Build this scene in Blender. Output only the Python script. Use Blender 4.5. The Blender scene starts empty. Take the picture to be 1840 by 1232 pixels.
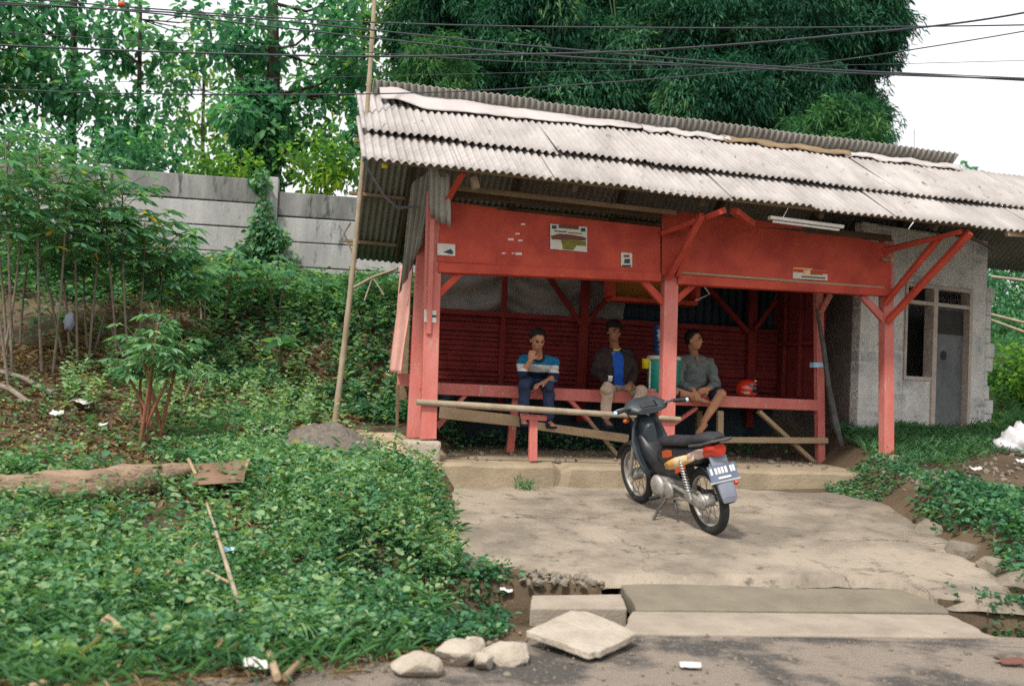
import bpy, bmesh, math, random
import numpy as np
from mathutils import Vector, Matrix

random.seed(11); rng = np.random.default_rng(11)
scene = bpy.context.scene
COL = scene.collection

# ------------------------------------------------------------------ camera
PITCH, ROLL = math.radians(2.05), math.radians(2.5)
CAM = np.array([0, 0, 1.5])
FWD = np.array([0, math.cos(PITCH), math.sin(PITCH)])
_u = np.array([0, -math.sin(PITCH), math.cos(PITCH)]); _r = np.array([1., 0, 0])
RGT = _r*math.cos(ROLL) + _u*math.sin(ROLL)
UPV = _u*math.cos(ROLL) - _r*math.sin(ROLL)
FPX = 1840*35/36
cam = bpy.data.cameras.new('camera'); cam.lens = 35; cam.sensor_width = 36; cam.sensor_fit = 'HORIZONTAL'
cam.clip_end = 2000
cam.dof.use_dof = True; cam.dof.focus_distance = 10.2; cam.dof.aperture_fstop = 1.4
co = bpy.data.objects.new('camera', cam); COL.objects.link(co)
m = Matrix.Identity(4)
for i in range(3):
    m[i][0] = RGT[i]; m[i][1] = UPV[i]; m[i][2] = -FWD[i]; m[i][3] = CAM[i]
co.matrix_world = m
scene.camera = co

# ------------------------------------------------------------------ world, sun, exposure
SUN_DIR = Vector((-0.26, -0.55, 0.86)).normalized()      # towards the sun
sun_el = math.asin(SUN_DIR.z); sun_az = math.atan2(SUN_DIR.x, SUN_DIR.y)
w = bpy.data.worlds.new('World'); scene.world = w; w.use_nodes = True
nt = w.node_tree; nt.nodes.clear()
sky = nt.nodes.new('ShaderNodeTexSky'); sky.sky_type = 'NISHITA'; sky.sun_disc = False
sky.sun_elevation = sun_el; sky.sun_rotation = sun_az; sky.dust_density = 6; sky.air_density = 1.2
mixw = nt.nodes.new('ShaderNodeMix'); mixw.data_type = 'RGBA'
mixw.inputs[0].default_value = 0.72                      # thin white overcast over the blue
mixw.inputs[7].default_value = (9.4, 9.3, 9.2, 1)
bg = nt.nodes.new('ShaderNodeBackground'); bg.inputs[1].default_value = 0.1
out = nt.nodes.new('ShaderNodeOutputWorld')
nt.links.new(sky.outputs[0], mixw.inputs[6]); nt.links.new(mixw.outputs[2], bg.inputs[0]); nt.links.new(bg.outputs[0], out.inputs[0])
sl = bpy.data.lights.new('sun', 'SUN'); sl.energy = 2.5; sl.angle = math.radians(5); sl.color = (1, .94, .86)
so = bpy.data.objects.new('sun', sl); COL.objects.link(so); so.location = (-6, -6, 20)
so.rotation_euler = SUN_DIR.to_track_quat('Z', 'Y').to_euler()
scene.view_settings.view_transform = 'Standard'; scene.view_settings.look = 'None'
scene.view_settings.exposure = 0.68; scene.view_settings.gamma = 1
scene.render.engine = 'CYCLES'
scene.cycles.max_bounces = 6; scene.cycles.diffuse_bounces = 3; scene.cycles.transparent_max_bounces = 4
scene.cycles.use_denoising = False

# ------------------------------------------------------------------ places
def ray(px, py): return FWD + RGT*(px-920)/FPX - UPV*(py-616)/FPX
def at(px, py, y):                       # point of the place on the vertical plane y metres away
    q = ray(px, py); return CAM + q*y/q[1]
A13 = math.radians(13)
UD = np.array([math.cos(A13), math.sin(A13), 0]); VD = np.array([-math.sin(A13), math.cos(A13), 0])
S0 = at(762, 790, 10.1); S0[2] = 0       # foot of the shelter's front left post
def W(u, v, z): return S0 + UD*u + VD*v + np.array([0, 0, z])
def pv(px, py, v):
    q = ray(px, py); return CAM + q*((v-(CAM-S0) @ VD)/(q @ VD))
def pl(px, py, v):
    P = pv(px, py, v); d = P-S0; return d @ UD, v, P[2]

# ------------------------------------------------------------------ object helpers
ORG = {}
def tag(o, label, cat, group=None):
    o['label'] = label; o['category'] = cat
    if group: o['group'] = group
    return o
def thing(name, loc, label, cat, group=None, rot=None, local=False):
    o = bpy.data.objects.new(name, None); COL.objects.link(o); o.empty_display_size = .2
    o.location = [float(c) for c in loc]
    if rot: o.rotation_euler = rot
    ORG[o] = np.zeros(3) if local else np.array(loc, float)
    return tag(o, label, cat, group)
def link(me, name, mat, parent):
    o = bpy.data.objects.new(name, me); COL.objects.link(o)
    if mat is not None: me.materials.append(mat)
    if parent is not None:
        o.parent = parent; ORG[o] = ORG.get(parent, np.zeros(3))
    else: ORG[o] = np.zeros(3)
    return o
def np_mesh(name, V, F, mat, parent=None, tint=None, smooth=False):
    V = np.asarray(V, np.float32).reshape(-1, 3)
    if parent is not None: V = V-ORG[parent].astype(np.float32)
    F = np.asarray(F, np.int32); k = F.shape[1]
    me = bpy.data.meshes.new(name)
    me.vertices.add(len(V)); me.vertices.foreach_set('co', V.ravel())
    me.loops.add(F.size); me.loops.foreach_set('vertex_index', F.ravel())
    me.polygons.add(len(F)); me.polygons.foreach_set('loop_start', np.arange(0, F.size, k, dtype=np.int32))
    me.update(calc_edges=True)
    if tint is not None:
        a = me.attributes.new('tint', 'FLOAT', 'FACE'); a.data.foreach_set('value', np.asarray(tint, np.float32))
    if smooth: me.polygons.foreach_set('use_smooth', np.ones(len(F), bool))
    me.validate()
    return link(me, name, mat, parent)

class MB:
    def __init__(s): s.v = []; s.f = []; s.sm = []
    def add(s, V, F, smooth=False):
        b = len(s.v); s.v += [tuple(float(c) for c in p) for p in V]
        s.f += [tuple(b+i for i in f) for f in F]; s.sm += [smooth]*len(F); return s
    def box(s, c, size, R=None):
        c = np.array(c, float); h = np.array(size, float)/2
        V = [np.array([x, y, z])*h for x in (-1, 1) for y in (-1, 1) for z in (-1, 1)]
        if R is not None: V = [R @ p for p in V]
        return s.add([c+p for p in V], [(0, 1, 3, 2), (4, 6, 7, 5), (0, 4, 5, 1), (2, 3, 7, 6), (0, 2, 6, 4), (1, 5, 7, 3)])
    def bar(s, a, b, w, h, side=None):    # w along 'side', h across
        a = np.array(a, float); b = np.array(b, float); d = b-a; L = np.linalg.norm(d); d = d/L
        sd = np.array(side if side is not None else UD, float); sd = sd-d*(sd @ d)
        if np.linalg.norm(sd) < 1e-3: sd = np.array([0, 0, 1.])-d*d[2]
        sd /= np.linalg.norm(sd); t = np.cross(d, sd)
        return s.box((a+b)/2, (L, w, h), np.column_stack([d, sd, t]))
    def tube(s, pts, r, n=8, cap=True, smooth=True):
        pts = [np.array(p, float) for p in pts]
        if np.isscalar(r): r = [r]*len(pts)
        rings = []; ref = None
        for i, p in enumerate(pts):
            d = pts[min(i+1, len(pts)-1)]-pts[max(i-1, 0)]; d = d/(np.linalg.norm(d)+1e-9)
            if ref is None:
                ref = np.cross(d, [0, 0, 1.]) if abs(d[2]) < .9 else np.cross(d, [0, 1., 0])
            x = ref-d*(ref @ d); x /= np.linalg.norm(x)+1e-9; ref = x; y = np.cross(d, x)
            rings.append([p+r[i]*(x*math.cos(a)+y*math.sin(a)) for a in np.linspace(0, 2*math.pi, n, endpoint=False)])
        V = [q for R in rings for q in R]; F = []
        for i in range(len(pts)-1):
            for j in range(n):
                F.append((i*n+j, i*n+(j+1) % n, (i+1)*n+(j+1) % n, (i+1)*n+j))
        s.add(V, F, smooth)
        if cap:
            s.add(rings[0], [tuple(range(n))[::-1]]); s.add(rings[-1], [tuple(range(n))])
        return s
    def ell(s, c, r, R=None, n=12, m=8):
        c = np.array(c, float); r = np.array(r if not np.isscalar(r) else (r, r, r), float)
        V = [np.array([0, 0, 1.])]; F = []
        for i in range(1, m):
            t = math.pi*i/m
            for j in range(n):
                p = 2*math.pi*j/n; V.append(np.array([math.sin(t)*math.cos(p), math.sin(t)*math.sin(p), math.cos(t)]))
        V.append(np.array([0, 0, -1.]))
        for j in range(n):
            F.append((0, 1+j, 1+(j+1) % n)); F.append((len(V)-1, 1+(m-2)*n+(j+1) % n, 1+(m-2)*n+j))
        for i in range(m-2):
            for j in range(n):
                F.append((1+i*n+j, 1+(i+1)*n+j, 1+(i+1)*n+(j+1) % n, 1+i*n+(j+1) % n))
        V = [p*r for p in V]
        if R is not None: V = [R @ p for p in V]
        return s.add([c+p for p in V], F, True)
    def lathe(s, c, prof, n=24, R=None):  # prof: (radius, height)
        c = np.array(c, float); V = []; F = []
        for (r, z) in prof:
            for j in range(n):
                p = np.array([r*math.cos(2*math.pi*j/n), r*math.sin(2*math.pi*j/n), z]); V.append(c+(R @ p if R is not None else p))
        for i in range(len(prof)-1):
            for j in range(n): F.append((i*n+j, i*n+(j+1) % n, (i+1)*n+(j+1) % n, (i+1)*n+j))
        F.append(tuple(range(n))[::-1]); F.append(tuple((len(prof)-1)*n+j for j in range(n)))
        return s.add(V, F, True)
    def torus(s, c, R_, r_, ax, n=36, k=8):
        c = np.array(c, float); ax = np.array(ax, float); x = np.cross(ax, [0, 0, 1.]) if abs(ax[2]) < .9 else np.cross(ax, [1., 0, 0])
        x /= np.linalg.norm(x); y = np.cross(ax, x); V = []; F = []
        r2 = r_ if not np.isscalar(r_) else (r_, r_)
        for i in range(n):
            a = 2*math.pi*i/n; e = x*math.cos(a)+y*math.sin(a)
            for j in range(k):
                b = 2*math.pi*j/k; V.append(c+e*(R_+r2[0]*math.cos(b))+ax*r2[1]*math.sin(b))
        for i in range(n):
            for j in range(k): F.append((i*k+j, ((i+1) % n)*k+j, ((i+1) % n)*k+(j+1) % k, i*k+(j+1) % k))
        return s.add(V, F, True)
    def prism(s, poly, t):                # closed polygon (3d points) extruded by vector t
        P = [np.array(p, float) for p in poly]; n = len(P); t = np.array(t, float)
        V = P+[p+t for p in P]
        return s.add(V, [tuple(range(n)), tuple(range(2*n-1, n-1, -1))]+[(i, (i+1) % n, n+(i+1) % n, n+i) for i in range(n)])
    def build(s, name, mat, parent=None, bevel=0, jitter=0):
        off = ORG.get(parent, np.zeros(3)) if parent is not None else np.zeros(3)
        me = bpy.data.meshes.new(name)
        me.from_pydata([(p[0]-off[0]+random.gauss(0, jitter) if jitter else p[0]-off[0],
                         p[1]-off[1], p[2]-off[2]+(random.gauss(0, jitter) if jitter else 0)) for p in s.v], [], s.f)
        me.polygons.foreach_set('use_smooth', s.sm)
        bm = bmesh.new(); bm.from_mesh(me); bmesh.ops.recalc_face_normals(bm, faces=bm.faces); bm.to_mesh(me); bm.free()
        o = link(me, name, mat, parent)
        if bevel:
            b = o.modifiers.new('bevel', 'BEVEL'); b.width = bevel; b.segments = 2; b.limit_method = 'ANGLE'
        return o

def blob(s, name, mat, parent, voxel=.008, smooth=3):     # melts the overlapping shapes of s into one skin
    o = s.build(name, mat, parent)
    r = o.modifiers.new('remesh', 'REMESH'); r.mode = 'VOXEL'; r.voxel_size = voxel; r.use_smooth_shade = True
    if smooth:
        q = o.modifiers.new('smooth', 'SMOOTH'); q.iterations = smooth; q.factor = .5
    dg = bpy.context.evaluated_depsgraph_get(); me = bpy.data.meshes.new_from_object(o.evaluated_get(dg))
    o.modifiers.clear(); old = o.data; o.data = me; bpy.data.meshes.remove(old)
    me.name = name; me.polygons.foreach_set('use_smooth', np.ones(len(me.polygons), bool))
    return o
def crumple(o, amp=.006, f=14.):       # soft folds in cloth
    me = o.data; n = len(me.vertices); c = np.empty(n*3, np.float32); me.vertices.foreach_get('co', c); c = c.reshape(-1, 3)
    nn = np.empty(n*3, np.float32); me.vertices.foreach_get('normal', nn); nn = nn.reshape(-1, 3)
    x, y, z = c.T*f; d = np.sin(x*1.3+2.1*z+1.5*np.sin(z*.9+y))+.7*np.sin(2.3*z-1.9*x+1.2*np.sin(x*1.4))+.5*np.sin(3.7*y+2.9*z+x)
    c += nn*(amp*np.clip(d, -1.6, 1.1)[:, None]); me.vertices.foreach_set('co', c.ravel()); me.update(); return o
def copy_tree(o, parent=None):
    c = o.copy(); COL.objects.link(c)
    if parent is not None: c.parent = parent
    for ch in list(o.children): copy_tree(ch, c)
    return c

# ------------------------------------------------------------------ materials
def mat(name, a, b=None, rough=.8, scale=4., lo=.4, hi=.6, spots=None, spot_lo=.62, spot_scale=18., bump=.0, bscale=40., crack=0.,
        stretch=(1, 1, 1), spec=.3, metal=0., coat=0., transl=0.):
    m = bpy.data.materials.new(name); m.use_nodes = True; n = m.node_tree; L = n.links
    bs = n.nodes['Principled BSDF']; bs.inputs['Roughness'].default_value = rough
    bs.inputs['Specular IOR Level'].default_value = spec; bs.inputs['Metallic'].default_value = metal
    bs.inputs['Coat Weight'].default_value = coat; bs.inputs['Coat Roughness'].default_value = .15
    tc = n.nodes.new('ShaderNodeTexCoord'); mp = n.nodes.new('ShaderNodeMapping'); mp.inputs['Scale'].default_value = stretch
    L.new(tc.outputs['Object'], mp.inputs[0])
    col = None
    def noise(sc, det=6, rg=.62):
        x = n.nodes.new('ShaderNodeTexNoise'); x.inputs['Scale'].default_value = sc; x.inputs['Detail'].default_value = det
        x.inputs['Roughness'].default_value = rg; L.new(mp.outputs[0], x.inputs['Vector']); return x
    def ramp(src, l, h):
        x = n.nodes.new('ShaderNodeMapRange'); x.inputs[1].default_value = l; x.inputs[2].default_value = h
        L.new(src, x.inputs[0]); return x
    def mix(f, c1, c2):
        x = n.nodes.new('ShaderNodeMix'); x.data_type = 'RGBA'
        if f is not None: L.new(f, x.inputs[0])
        for i, c in ((6, c1), (7, c2)):
            if hasattr(c, 'links'): L.new(c, x.inputs[i])
            else: x.inputs[i].default_value = (*c, 1)
        return x.outputs[2]
    if b is None: b = tuple(c*.8 for c in a)
    col = mix(ramp(noise(scale).outputs[0], lo, hi).outputs[0], a, b)
    if spots is not None: col = mix(ramp(noise(spot_scale, 8, .7).outputs[0], spot_lo, spot_lo+.08).outputs[0], col, spots)
    if crack:
        wn = noise(1.6, 5); va = n.nodes.new('ShaderNodeVectorMath'); va.operation = 'MULTIPLY_ADD'; va.inputs[1].default_value = (.7, .7, .7)
        L.new(wn.outputs['Color'], va.inputs[0]); L.new(mp.outputs[0], va.inputs[2])
        vo = n.nodes.new('ShaderNodeTexVoronoi'); vo.feature = 'DISTANCE_TO_EDGE'; vo.inputs['Scale'].default_value = crack; L.new(va.outputs[0], vo.inputs['Vector'])
        rr = ramp(vo.outputs[0], .009, .002); L.new(rr.outputs[0], mix(None, a, a).node.inputs[0]) if False else None
        gate = n.nodes.new('ShaderNodeMath'); gate.operation = 'MULTIPLY'; L.new(rr.outputs[0], gate.inputs[0]); L.new(ramp(noise(.9, 3).outputs[0], .47, .60).outputs[0], gate.inputs[1])
        col = mix(gate.outputs[0], col, tuple(c*.38 for c in b))
    L.new(col, bs.inputs['Base Color'])
    if bump:
        bp = n.nodes.new('ShaderNodeBump'); bp.inputs['Strength'].default_value = min(1, bump); bp.inputs['Distance'].default_value = .02*max(1, bump)
        L.new(noise(bscale, 5).outputs[0], bp.inputs['Height']); L.new(bp.outputs[0], bs.inputs['Normal'])
    m['col'] = 0
    return m
def leafmat(name, cols, transl=.35, rough=.85, tr=None):
    m = bpy.data.materials.new(name); m.use_nodes = True; n = m.node_tree; L = n.links
    bs = n.nodes['Principled BSDF']; bs.inputs['Roughness'].default_value = rough; bs.inputs['Specular IOR Level'].default_value = .12
    at_ = n.nodes.new('ShaderNodeAttribute'); at_.attribute_name = 'tint'
    cr = n.nodes.new('ShaderNodeValToRGB'); e = cr.color_ramp.elements
    while len(e) < len(cols): e.new(.5)
    for i, (p, c) in enumerate(cols): e[i].position = p; e[i].color = (*c, 1)
    L.new(at_.outputs['Fac'], cr.inputs[0]); L.new(cr.outputs[0], bs.inputs['Base Color'])
    tb = n.nodes.new('ShaderNodeBsdfTranslucent'); hs = n.nodes.new('ShaderNodeMix'); hs.data_type = 'RGBA'; hs.blend_type = 'MULTIPLY'
    hs.inputs[0].default_value = 1; L.new(cr.outputs[0], hs.inputs[6]); hs.inputs[7].default_value = (*(tr or (1.9, 2.0, .8)), 1)
    L.new(hs.outputs[2], tb.inputs[0])
    mx = n.nodes.new('ShaderNodeMixShader'); mx.inputs[0].default_value = transl
    L.new(bs.outputs[0], mx.inputs[1]); L.new(tb.outputs[0], mx.inputs[2]); L.new(mx.outputs[0], n.nodes['Material Output'].inputs[0])
    return m

M = {}
M['soil'] = mat('soil', (.062, .045, .029), (.12, .085, .052), .95, 1.6, .35, .65, (.2, .16, .105), .62, 24, bump=1.0, bscale=26)
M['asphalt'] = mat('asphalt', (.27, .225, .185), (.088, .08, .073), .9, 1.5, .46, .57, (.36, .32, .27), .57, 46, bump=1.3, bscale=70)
M['drive'] = mat('drive_concrete', (.32, .272, .215), (.185, .158, .126), .92, 1.5, .40, .60, (.12, .105, .085), .58, 6, bump=1.2, bscale=24, crack=.75)
M['slab'] = mat('slab_concrete', (.33, .285, .23), (.24, .205, .165), .92, 3, .35, .65, (.16, .135, .1), .66, 14, bump=.4, bscale=60)
M['slabdark'] = mat('slab_grey', (.20, .175, .13), (.15, .13, .1), .92, 3, .35, .65, (.25, .2, .15), .66, 14, bump=.4, bscale=60)
M['plinth'] = mat('plinth_concrete', (.34, .275, .19), (.24, .195, .135), .92, 2.4, .35, .65, (.13, .115, .08), .66, 6, bump=.5, bscale=30)
M['stone'] = mat('pale_stone', (.42, .37, .31), (.31, .27, .215), .92, 5, .35, .65, (.2, .17, .13), .66, 14, bump=.9, bscale=24)
M['rubble'] = mat('rubble_stone', (.24, .21, .165), (.14, .122, .095), .95, 7, .3, .7, bump=.8, bscale=30)
M['gravel'] = mat('gravel', (.12, .105, .09), (.22, .19, .16), .95, 22, .35, .65, bump=1.4, bscale=60)
M['red'] = mat('red_paint', (.49, .070, .039), (.35, .042, .027), .68, 3.4, .38, .64, (.50, .19, .14), .645, 10, bump=.15, bscale=50)
M['fade'] = mat('faded_red_paint', (.56, .20, .172), (.47, .115, .095), .75, 3.6, .35, .65, (.42, .31, .24), .585, 13, bump=.3, bscale=50, stretch=(1, 1, .35))
M['darkred'] = mat('shaded_red_paint', (.20, .026, .024), (.13, .019, .018), .85, 6, .35, .65, (.10, .055, .03), .66, 16, bump=.3, bscale=40)  # dark red, lowered to carry the shade inside the shelter
M['wood'] = mat('raw_timber', (.26, .19, .115), (.17, .12, .075), .85, 9, .3, .7, (.10, .07, .045), .64, 22, bump=.4, bscale=60, stretch=(.3, 1, 1))
M['darkwood'] = mat('dark_timber', (.11, .075, .045), (.06, .042, .028), .9, 8, .3, .7, bump=.4, bscale=50)
M['palewood'] = mat('weathered_plank', (.40, .30, .195), (.29, .21, .13), .85, 6, .3, .7, (.16, .11, .07), .66, 18, bump=.4, bscale=60, stretch=(.3, 1, 1))
M['roof'] = mat('cement_sheet', (.41, .385, .372), (.28, .262, .25), .85, 3.2, .36, .66, (.15, .14, .128), .60, 9, bump=.2, bscale=50, stretch=(1, .35, .35))
M['roofgrey'] = mat('old_cement_sheet', (.27, .26, .235), (.20, .19, .17), .9, 3, .35, .65, (.10, .095, .08), .64, 9, bump=.2, bscale=50)
M['tarp'] = mat('white_tarpaulin', (.46, .43, .42), (.38, .35, .34), .5, 2, .35, .65, (.42, .37, .33), .69, 7, bump=.3, bscale=9)
M['greytarp'] = mat('grey_tarpaulin', (.27, .26, .24), (.20, .19, .175), .7, 3, .35, .65, bump=.3, bscale=14)
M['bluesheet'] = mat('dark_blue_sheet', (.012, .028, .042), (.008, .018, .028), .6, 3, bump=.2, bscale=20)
M['block'] = None
M['wall'] = mat('precast_concrete', (.38, .38, .375), (.255, .26, .26), .93, 3.2, .35, .65, (.095, .10, .098), .585, 5, bump=.5, bscale=60, stretch=(1, 1, .28))
M['bark'] = mat('bark', (.055, .042, .03), (.025, .02, .016), .95, 6, .3, .7, bump=.8, bscale=18, stretch=(1, 1, .3))
M['palestem'] = mat('pale_stem', (.24, .20, .16), (.14, .115, .09), .9, 12, .35, .65, bump=.5, bscale=40)
M['redstem'] = mat('reddish_stem', (.26, .11, .06), (.17, .08, .045), .9, 12, .35, .65, bump=.5, bscale=40)
M['bamboo'] = mat('dry_bamboo', (.36, .295, .215), (.25, .20, .14), .7, 6, .35, .65, (.2, .15, .1), .67, 14, bump=.2, bscale=40)
M['culm'] = mat('green_culm', (.06, .10, .035), (.10, .12, .05), .6, 5)
M['black'] = mat('black_plastic', (.010, .011, .014), (.022, .024, .028), .42, 8, .35, .65, (.06, .056, .05), .67, 24, spec=.45)
M['cowl'] = mat('dusty_black_cowl', (.022, .034, .044), (.04, .05, .056), .48, 8, .35, .65, (.085, .085, .08), .64, 26, spec=.45)
M['rubber'] = mat('tyre_rubber', (.022, .023, .025), (.034, .034, .034), .85, 12, bump=.2, bscale=60)
M['seatv'] = mat('seat_vinyl', (.022, .024, .028), (.032, .034, .038), .6, 10, bump=.2, bscale=90)
M['chrome'] = mat('dull_chrome', (.55, .55, .55), (.42, .42, .41), .35, 9, metal=.8)
M['alu'] = mat('engine_alloy', (.42, .40, .38), (.3, .285, .26), .5, 14, metal=.45, bump=.2)
M['steel'] = mat('sooty_steel', (.10, .10, .095), (.06, .06, .058), .6, 10, metal=.4)
M['grey'] = mat('grey_plastic', (.19, .21, .26), (.16, .18, .22), .5, 6)
M['lens'] = mat('red_lens', (.52, .035, .015), (.44, .025, .015), .15, 4, spec=.6, coat=.6)
M['lenspink'] = mat('clear_lens', (.62, .45, .42), (.5, .35, .32), .15, 9, spec=.6, coat=.6)
M['plate'] = mat('plate_blue_grey', (.10, .13, .19), (.13, .16, .22), .4, 9)
M['white'] = mat('white_paint', (.72, .72, .70), (.62, .62, .6), .5, 9)
M['flame'] = mat('flame_yellow', (.66, .32, .06), (.66, .55, .36), .35, 5, .4, .6)
M['orange'] = mat('orange_graphic', (.50, .07, .018), (.45, .09, .022), .35, 9)
M['skin'] = mat('brown_skin', (.42, .21, .115), (.36, .17, .095), .55, 12)
M['skin2'] = mat('dark_brown_skin', (.30, .145, .085), (.25, .118, .068), .55, 12)
M['lip'] = mat('lip', (.16, .055, .04), (.13, .045, .035), .5, 12)
M['hair'] = mat('black_hair', (.004, .0035, .0035), (.007, .006, .006), .6, 40, bump=.5, bscale=120)
M['denim'] = mat('navy_denim', (.018, .032, .075), (.026, .042, .09), .85, 18, bump=.3, bscale=60)
M['jacket'] = mat('dark_brown_jacket', (.022, .014, .014), (.034, .021, .02), .7, 10, bump=.3, bscale=30)
M['blue'] = mat('bright_blue_knit', (.012, .085, .42), (.015, .10, .48), .8, 12, bump=.25, bscale=30)
M['khaki'] = mat('pale_khaki_cotton', (.46, .36, .28), (.40, .31, .235), .85, 12, bump=.3, bscale=30)
M['greyshirt'] = mat('grey_cotton', (.16, .18, .175), (.105, .12, .12), .85, 26, .35, .65, bump=.35, bscale=26)
M['navy'] = mat('navy_cotton', (.014, .018, .045), (.02, .025, .055), .85, 12, bump=.3, bscale=30)
M['teal'] = mat('teal_plastic', (.008, .24, .19), (.01, .27, .21), .38, 6, spec=.5)
M['lid'] = mat('cream_plastic', (.68, .66, .62), (.6, .58, .54), .4, 6)
M['yellow'] = mat('yellow_plastic', (.72, .60, .02), (.68, .55, .02), .35, 6, spec=.5)
M['ochre'] = mat('ochre_board', (.42, .20, .035), (.36, .165, .03), .7, 6)
M['bottle'] = mat('blue_bottle', (.012, .035, .10), (.015, .05, .13), .12, 5, spec=.7, coat=.5)
M['sky_label'] = mat('pale_blue_label', (.25, .5, .72), (.5, .68, .8), .5, 14)
M['helmetred'] = mat('helmet_red', (.55, .028, .012), (.6, .05, .02), .2, 6, spec=.6, coat=.6)
M['visor'] = mat('dark_visor', (.008, .009, .012), (.012, .012, .015), .08, 5, spec=.7)
M['wire'] = mat('grey_black_cable', (.03, .038, .048), (.045, .052, .062), .6, 5)
M['sack'] = mat('white_sack', (.62, .62, .64), (.5, .5, .53), .7, 6, bump=.4, bscale=16)
M['frame'] = mat('weathered_frame', (.50, .43, .38), (.40, .33, .28), .85, 7, .35, .65, (.28, .2, .15), .66, 14, bump=.3, bscale=50)
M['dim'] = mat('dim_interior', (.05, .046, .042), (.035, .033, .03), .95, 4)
M['paper'] = mat('aged_paper', (.60, .58, .53), (.52, .5, .44), .8, 9)
M['inkgreen'] = mat('print_olive', (.13, .13, .03), (.22, .17, .04), .8, 22)
M['inkbrown'] = mat('print_brown', (.16, .055, .04), (.12, .06, .045), .8, 22)
M['inkblue'] = mat('print_blue_black', (.03, .05, .07), (.05, .06, .09), .8, 30)
M['inkred'] = mat('print_red', (.50, .05, .02), (.45, .06, .02), .7, 9)
M['litter'] = mat('litter_white', (.62, .6, .58), (.5, .48, .46), .7, 9)

G1, G2, G3 = (.028, .095, .056), (.09, .225, .125), (.25, .38, .20)
M['weed'] = leafmat('weed_leaf', [(0, G1), (.40, G2), (.72, G3), (.90, (.38, .44, .23)), (1, (.30, .20, .10))], .35)
M['grassl'] = leafmat('grass_blade', [(0, (.05, .14, .075)), (.6, (.13, .28, .14)), (.9, (.25, .38, .19)), (1, (.34, .30, .14))], .35)
M['cass'] = leafmat('cassava_leaf', [(0, (.035, .12, .075)), (.5, (.09, .23, .135)), (.93, (.20, .37, .15)), (1, (.50, .30, .03))], .4)
M['cassw'] = leafmat('cassava_leaf_bright', [(0, (.05, .16, .08)), (.5, (.12, .27, .14)), (1, (.28, .42, .22))], .3)
M['treel'] = leafmat('tree_leaf', [(0, (.028, .10, .064)), (.5, (.068, .195, .115)), (.9, (.15, .30, .14)), (1, (.30, .38, .11))], .5, tr=(1.5, 2.0, 1.1))
M['treey'] = leafmat('tree_leaf_yellow_green', [(0, (.04, .12, .045)), (.5, (.11, .24, .055)), (1, (.25, .36, .05))], .55)
M['bamb'] = leafmat('bamboo_leaf', [(0, (.012, .055, .034)), (.6, (.031, .115, .062)), (.95, (.075, .20, .10)), (1, (.11, .22, .09))], .22, tr=(1.2, 1.6, 1.0))
M['bamby'] = leafmat('bamboo_leaf_light', [(0, (.022, .085, .042)), (.6, (.055, .16, .06)), (1, (.12, .23, .075))], .28, tr=(1.3, 1.6, .8))
M['dry'] = leafmat('dry_litter', [(0, (.09, .06, .035)), (.5, (.2, .14, .075)), (.9, (.33, .25, .15)), (1, (.10, .18, .07))], .15, .8)

# ------------------------------------------------------------------ terrain height
PROF = [
 (-40, [(4.0, 0), (4.9, 0), (5.6, .06), (6.5, .24), (7.5, .58), (9, .95), (10.5, 1.42), (11.6, 1.6), (12.6, 2.2), (13.5, 2.7), (15, 2.9), (60, 4)]),
 (-4.7, [(4.0, 0), (4.9, 0), (5.6, .06), (6.5, .24), (7.5, .58), (9, .95), (10.5, 1.42), (11.6, 1.6), (12.6, 2.2), (13.5, 2.7), (15, 2.9), (60, 4)]),
 (-2.9, [(4.0, 0), (4.9, 0), (5.6, .06), (6.5, .24), (7.5, .58), (9.5, .82), (11, 1.02), (11.9, 1.25), (13, 2.35), (13.8, 2.62), (15, 2.85), (60, 4)]),
 (-1.2, [(4.0, 0), (5.1, 0), (5.7, .02), (6.6, .16), (7.5, .48), (9.5, .76), (11, .88), (12.2, .98), (13, 2.3), (13.8, 2.58), (15, 2.8), (60, 4)]),
 (-.72, [(4.0, 0), (5.4, 0), (6.6, .05), (7.5, .36), (9.5, .66), (10, .66), (12.6, .8), (13.4, 2.2), (14, 2.6), (15, 2.8), (60, 4)]),
 (-.46, [(4.0, 0), (6.0, 0), (7.25, .09), (8.5, .225), (9.65, .335), (10.3, .38), (12.8, .62), (13.8, 1.9), (14.6, 2.6), (60, 4)]),
 (3.7, [(4.0, 0), (6.0, 0), (7.25, .09), (8.5, .225), (9.65, .335), (10.3, .38), (12.8, .72), (14.8, 1.9), (15.6, 2.6), (60, 4)]),
 (4.15, [(4.0, 0), (6.3, 0), (6.7, .03), (7.4, .27), (8.3, .45), (10, .62), (11.3, .80), (12.3, 1.0), (15, 1.15), (16.6, 2.1), (19, 2.7), (60, 4)]),
 (40, [(4.0, 0), (6.3, 0), (6.7, .03), (7.4, .27), (8.3, .45), (10, .62), (11.3, .80), (12.3, 1.0), (15, 1.15), (16.6, 2.1), (19, 2.7), (60, 4)]),
]
PX = np.array([p[0] for p in PROF])
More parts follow.
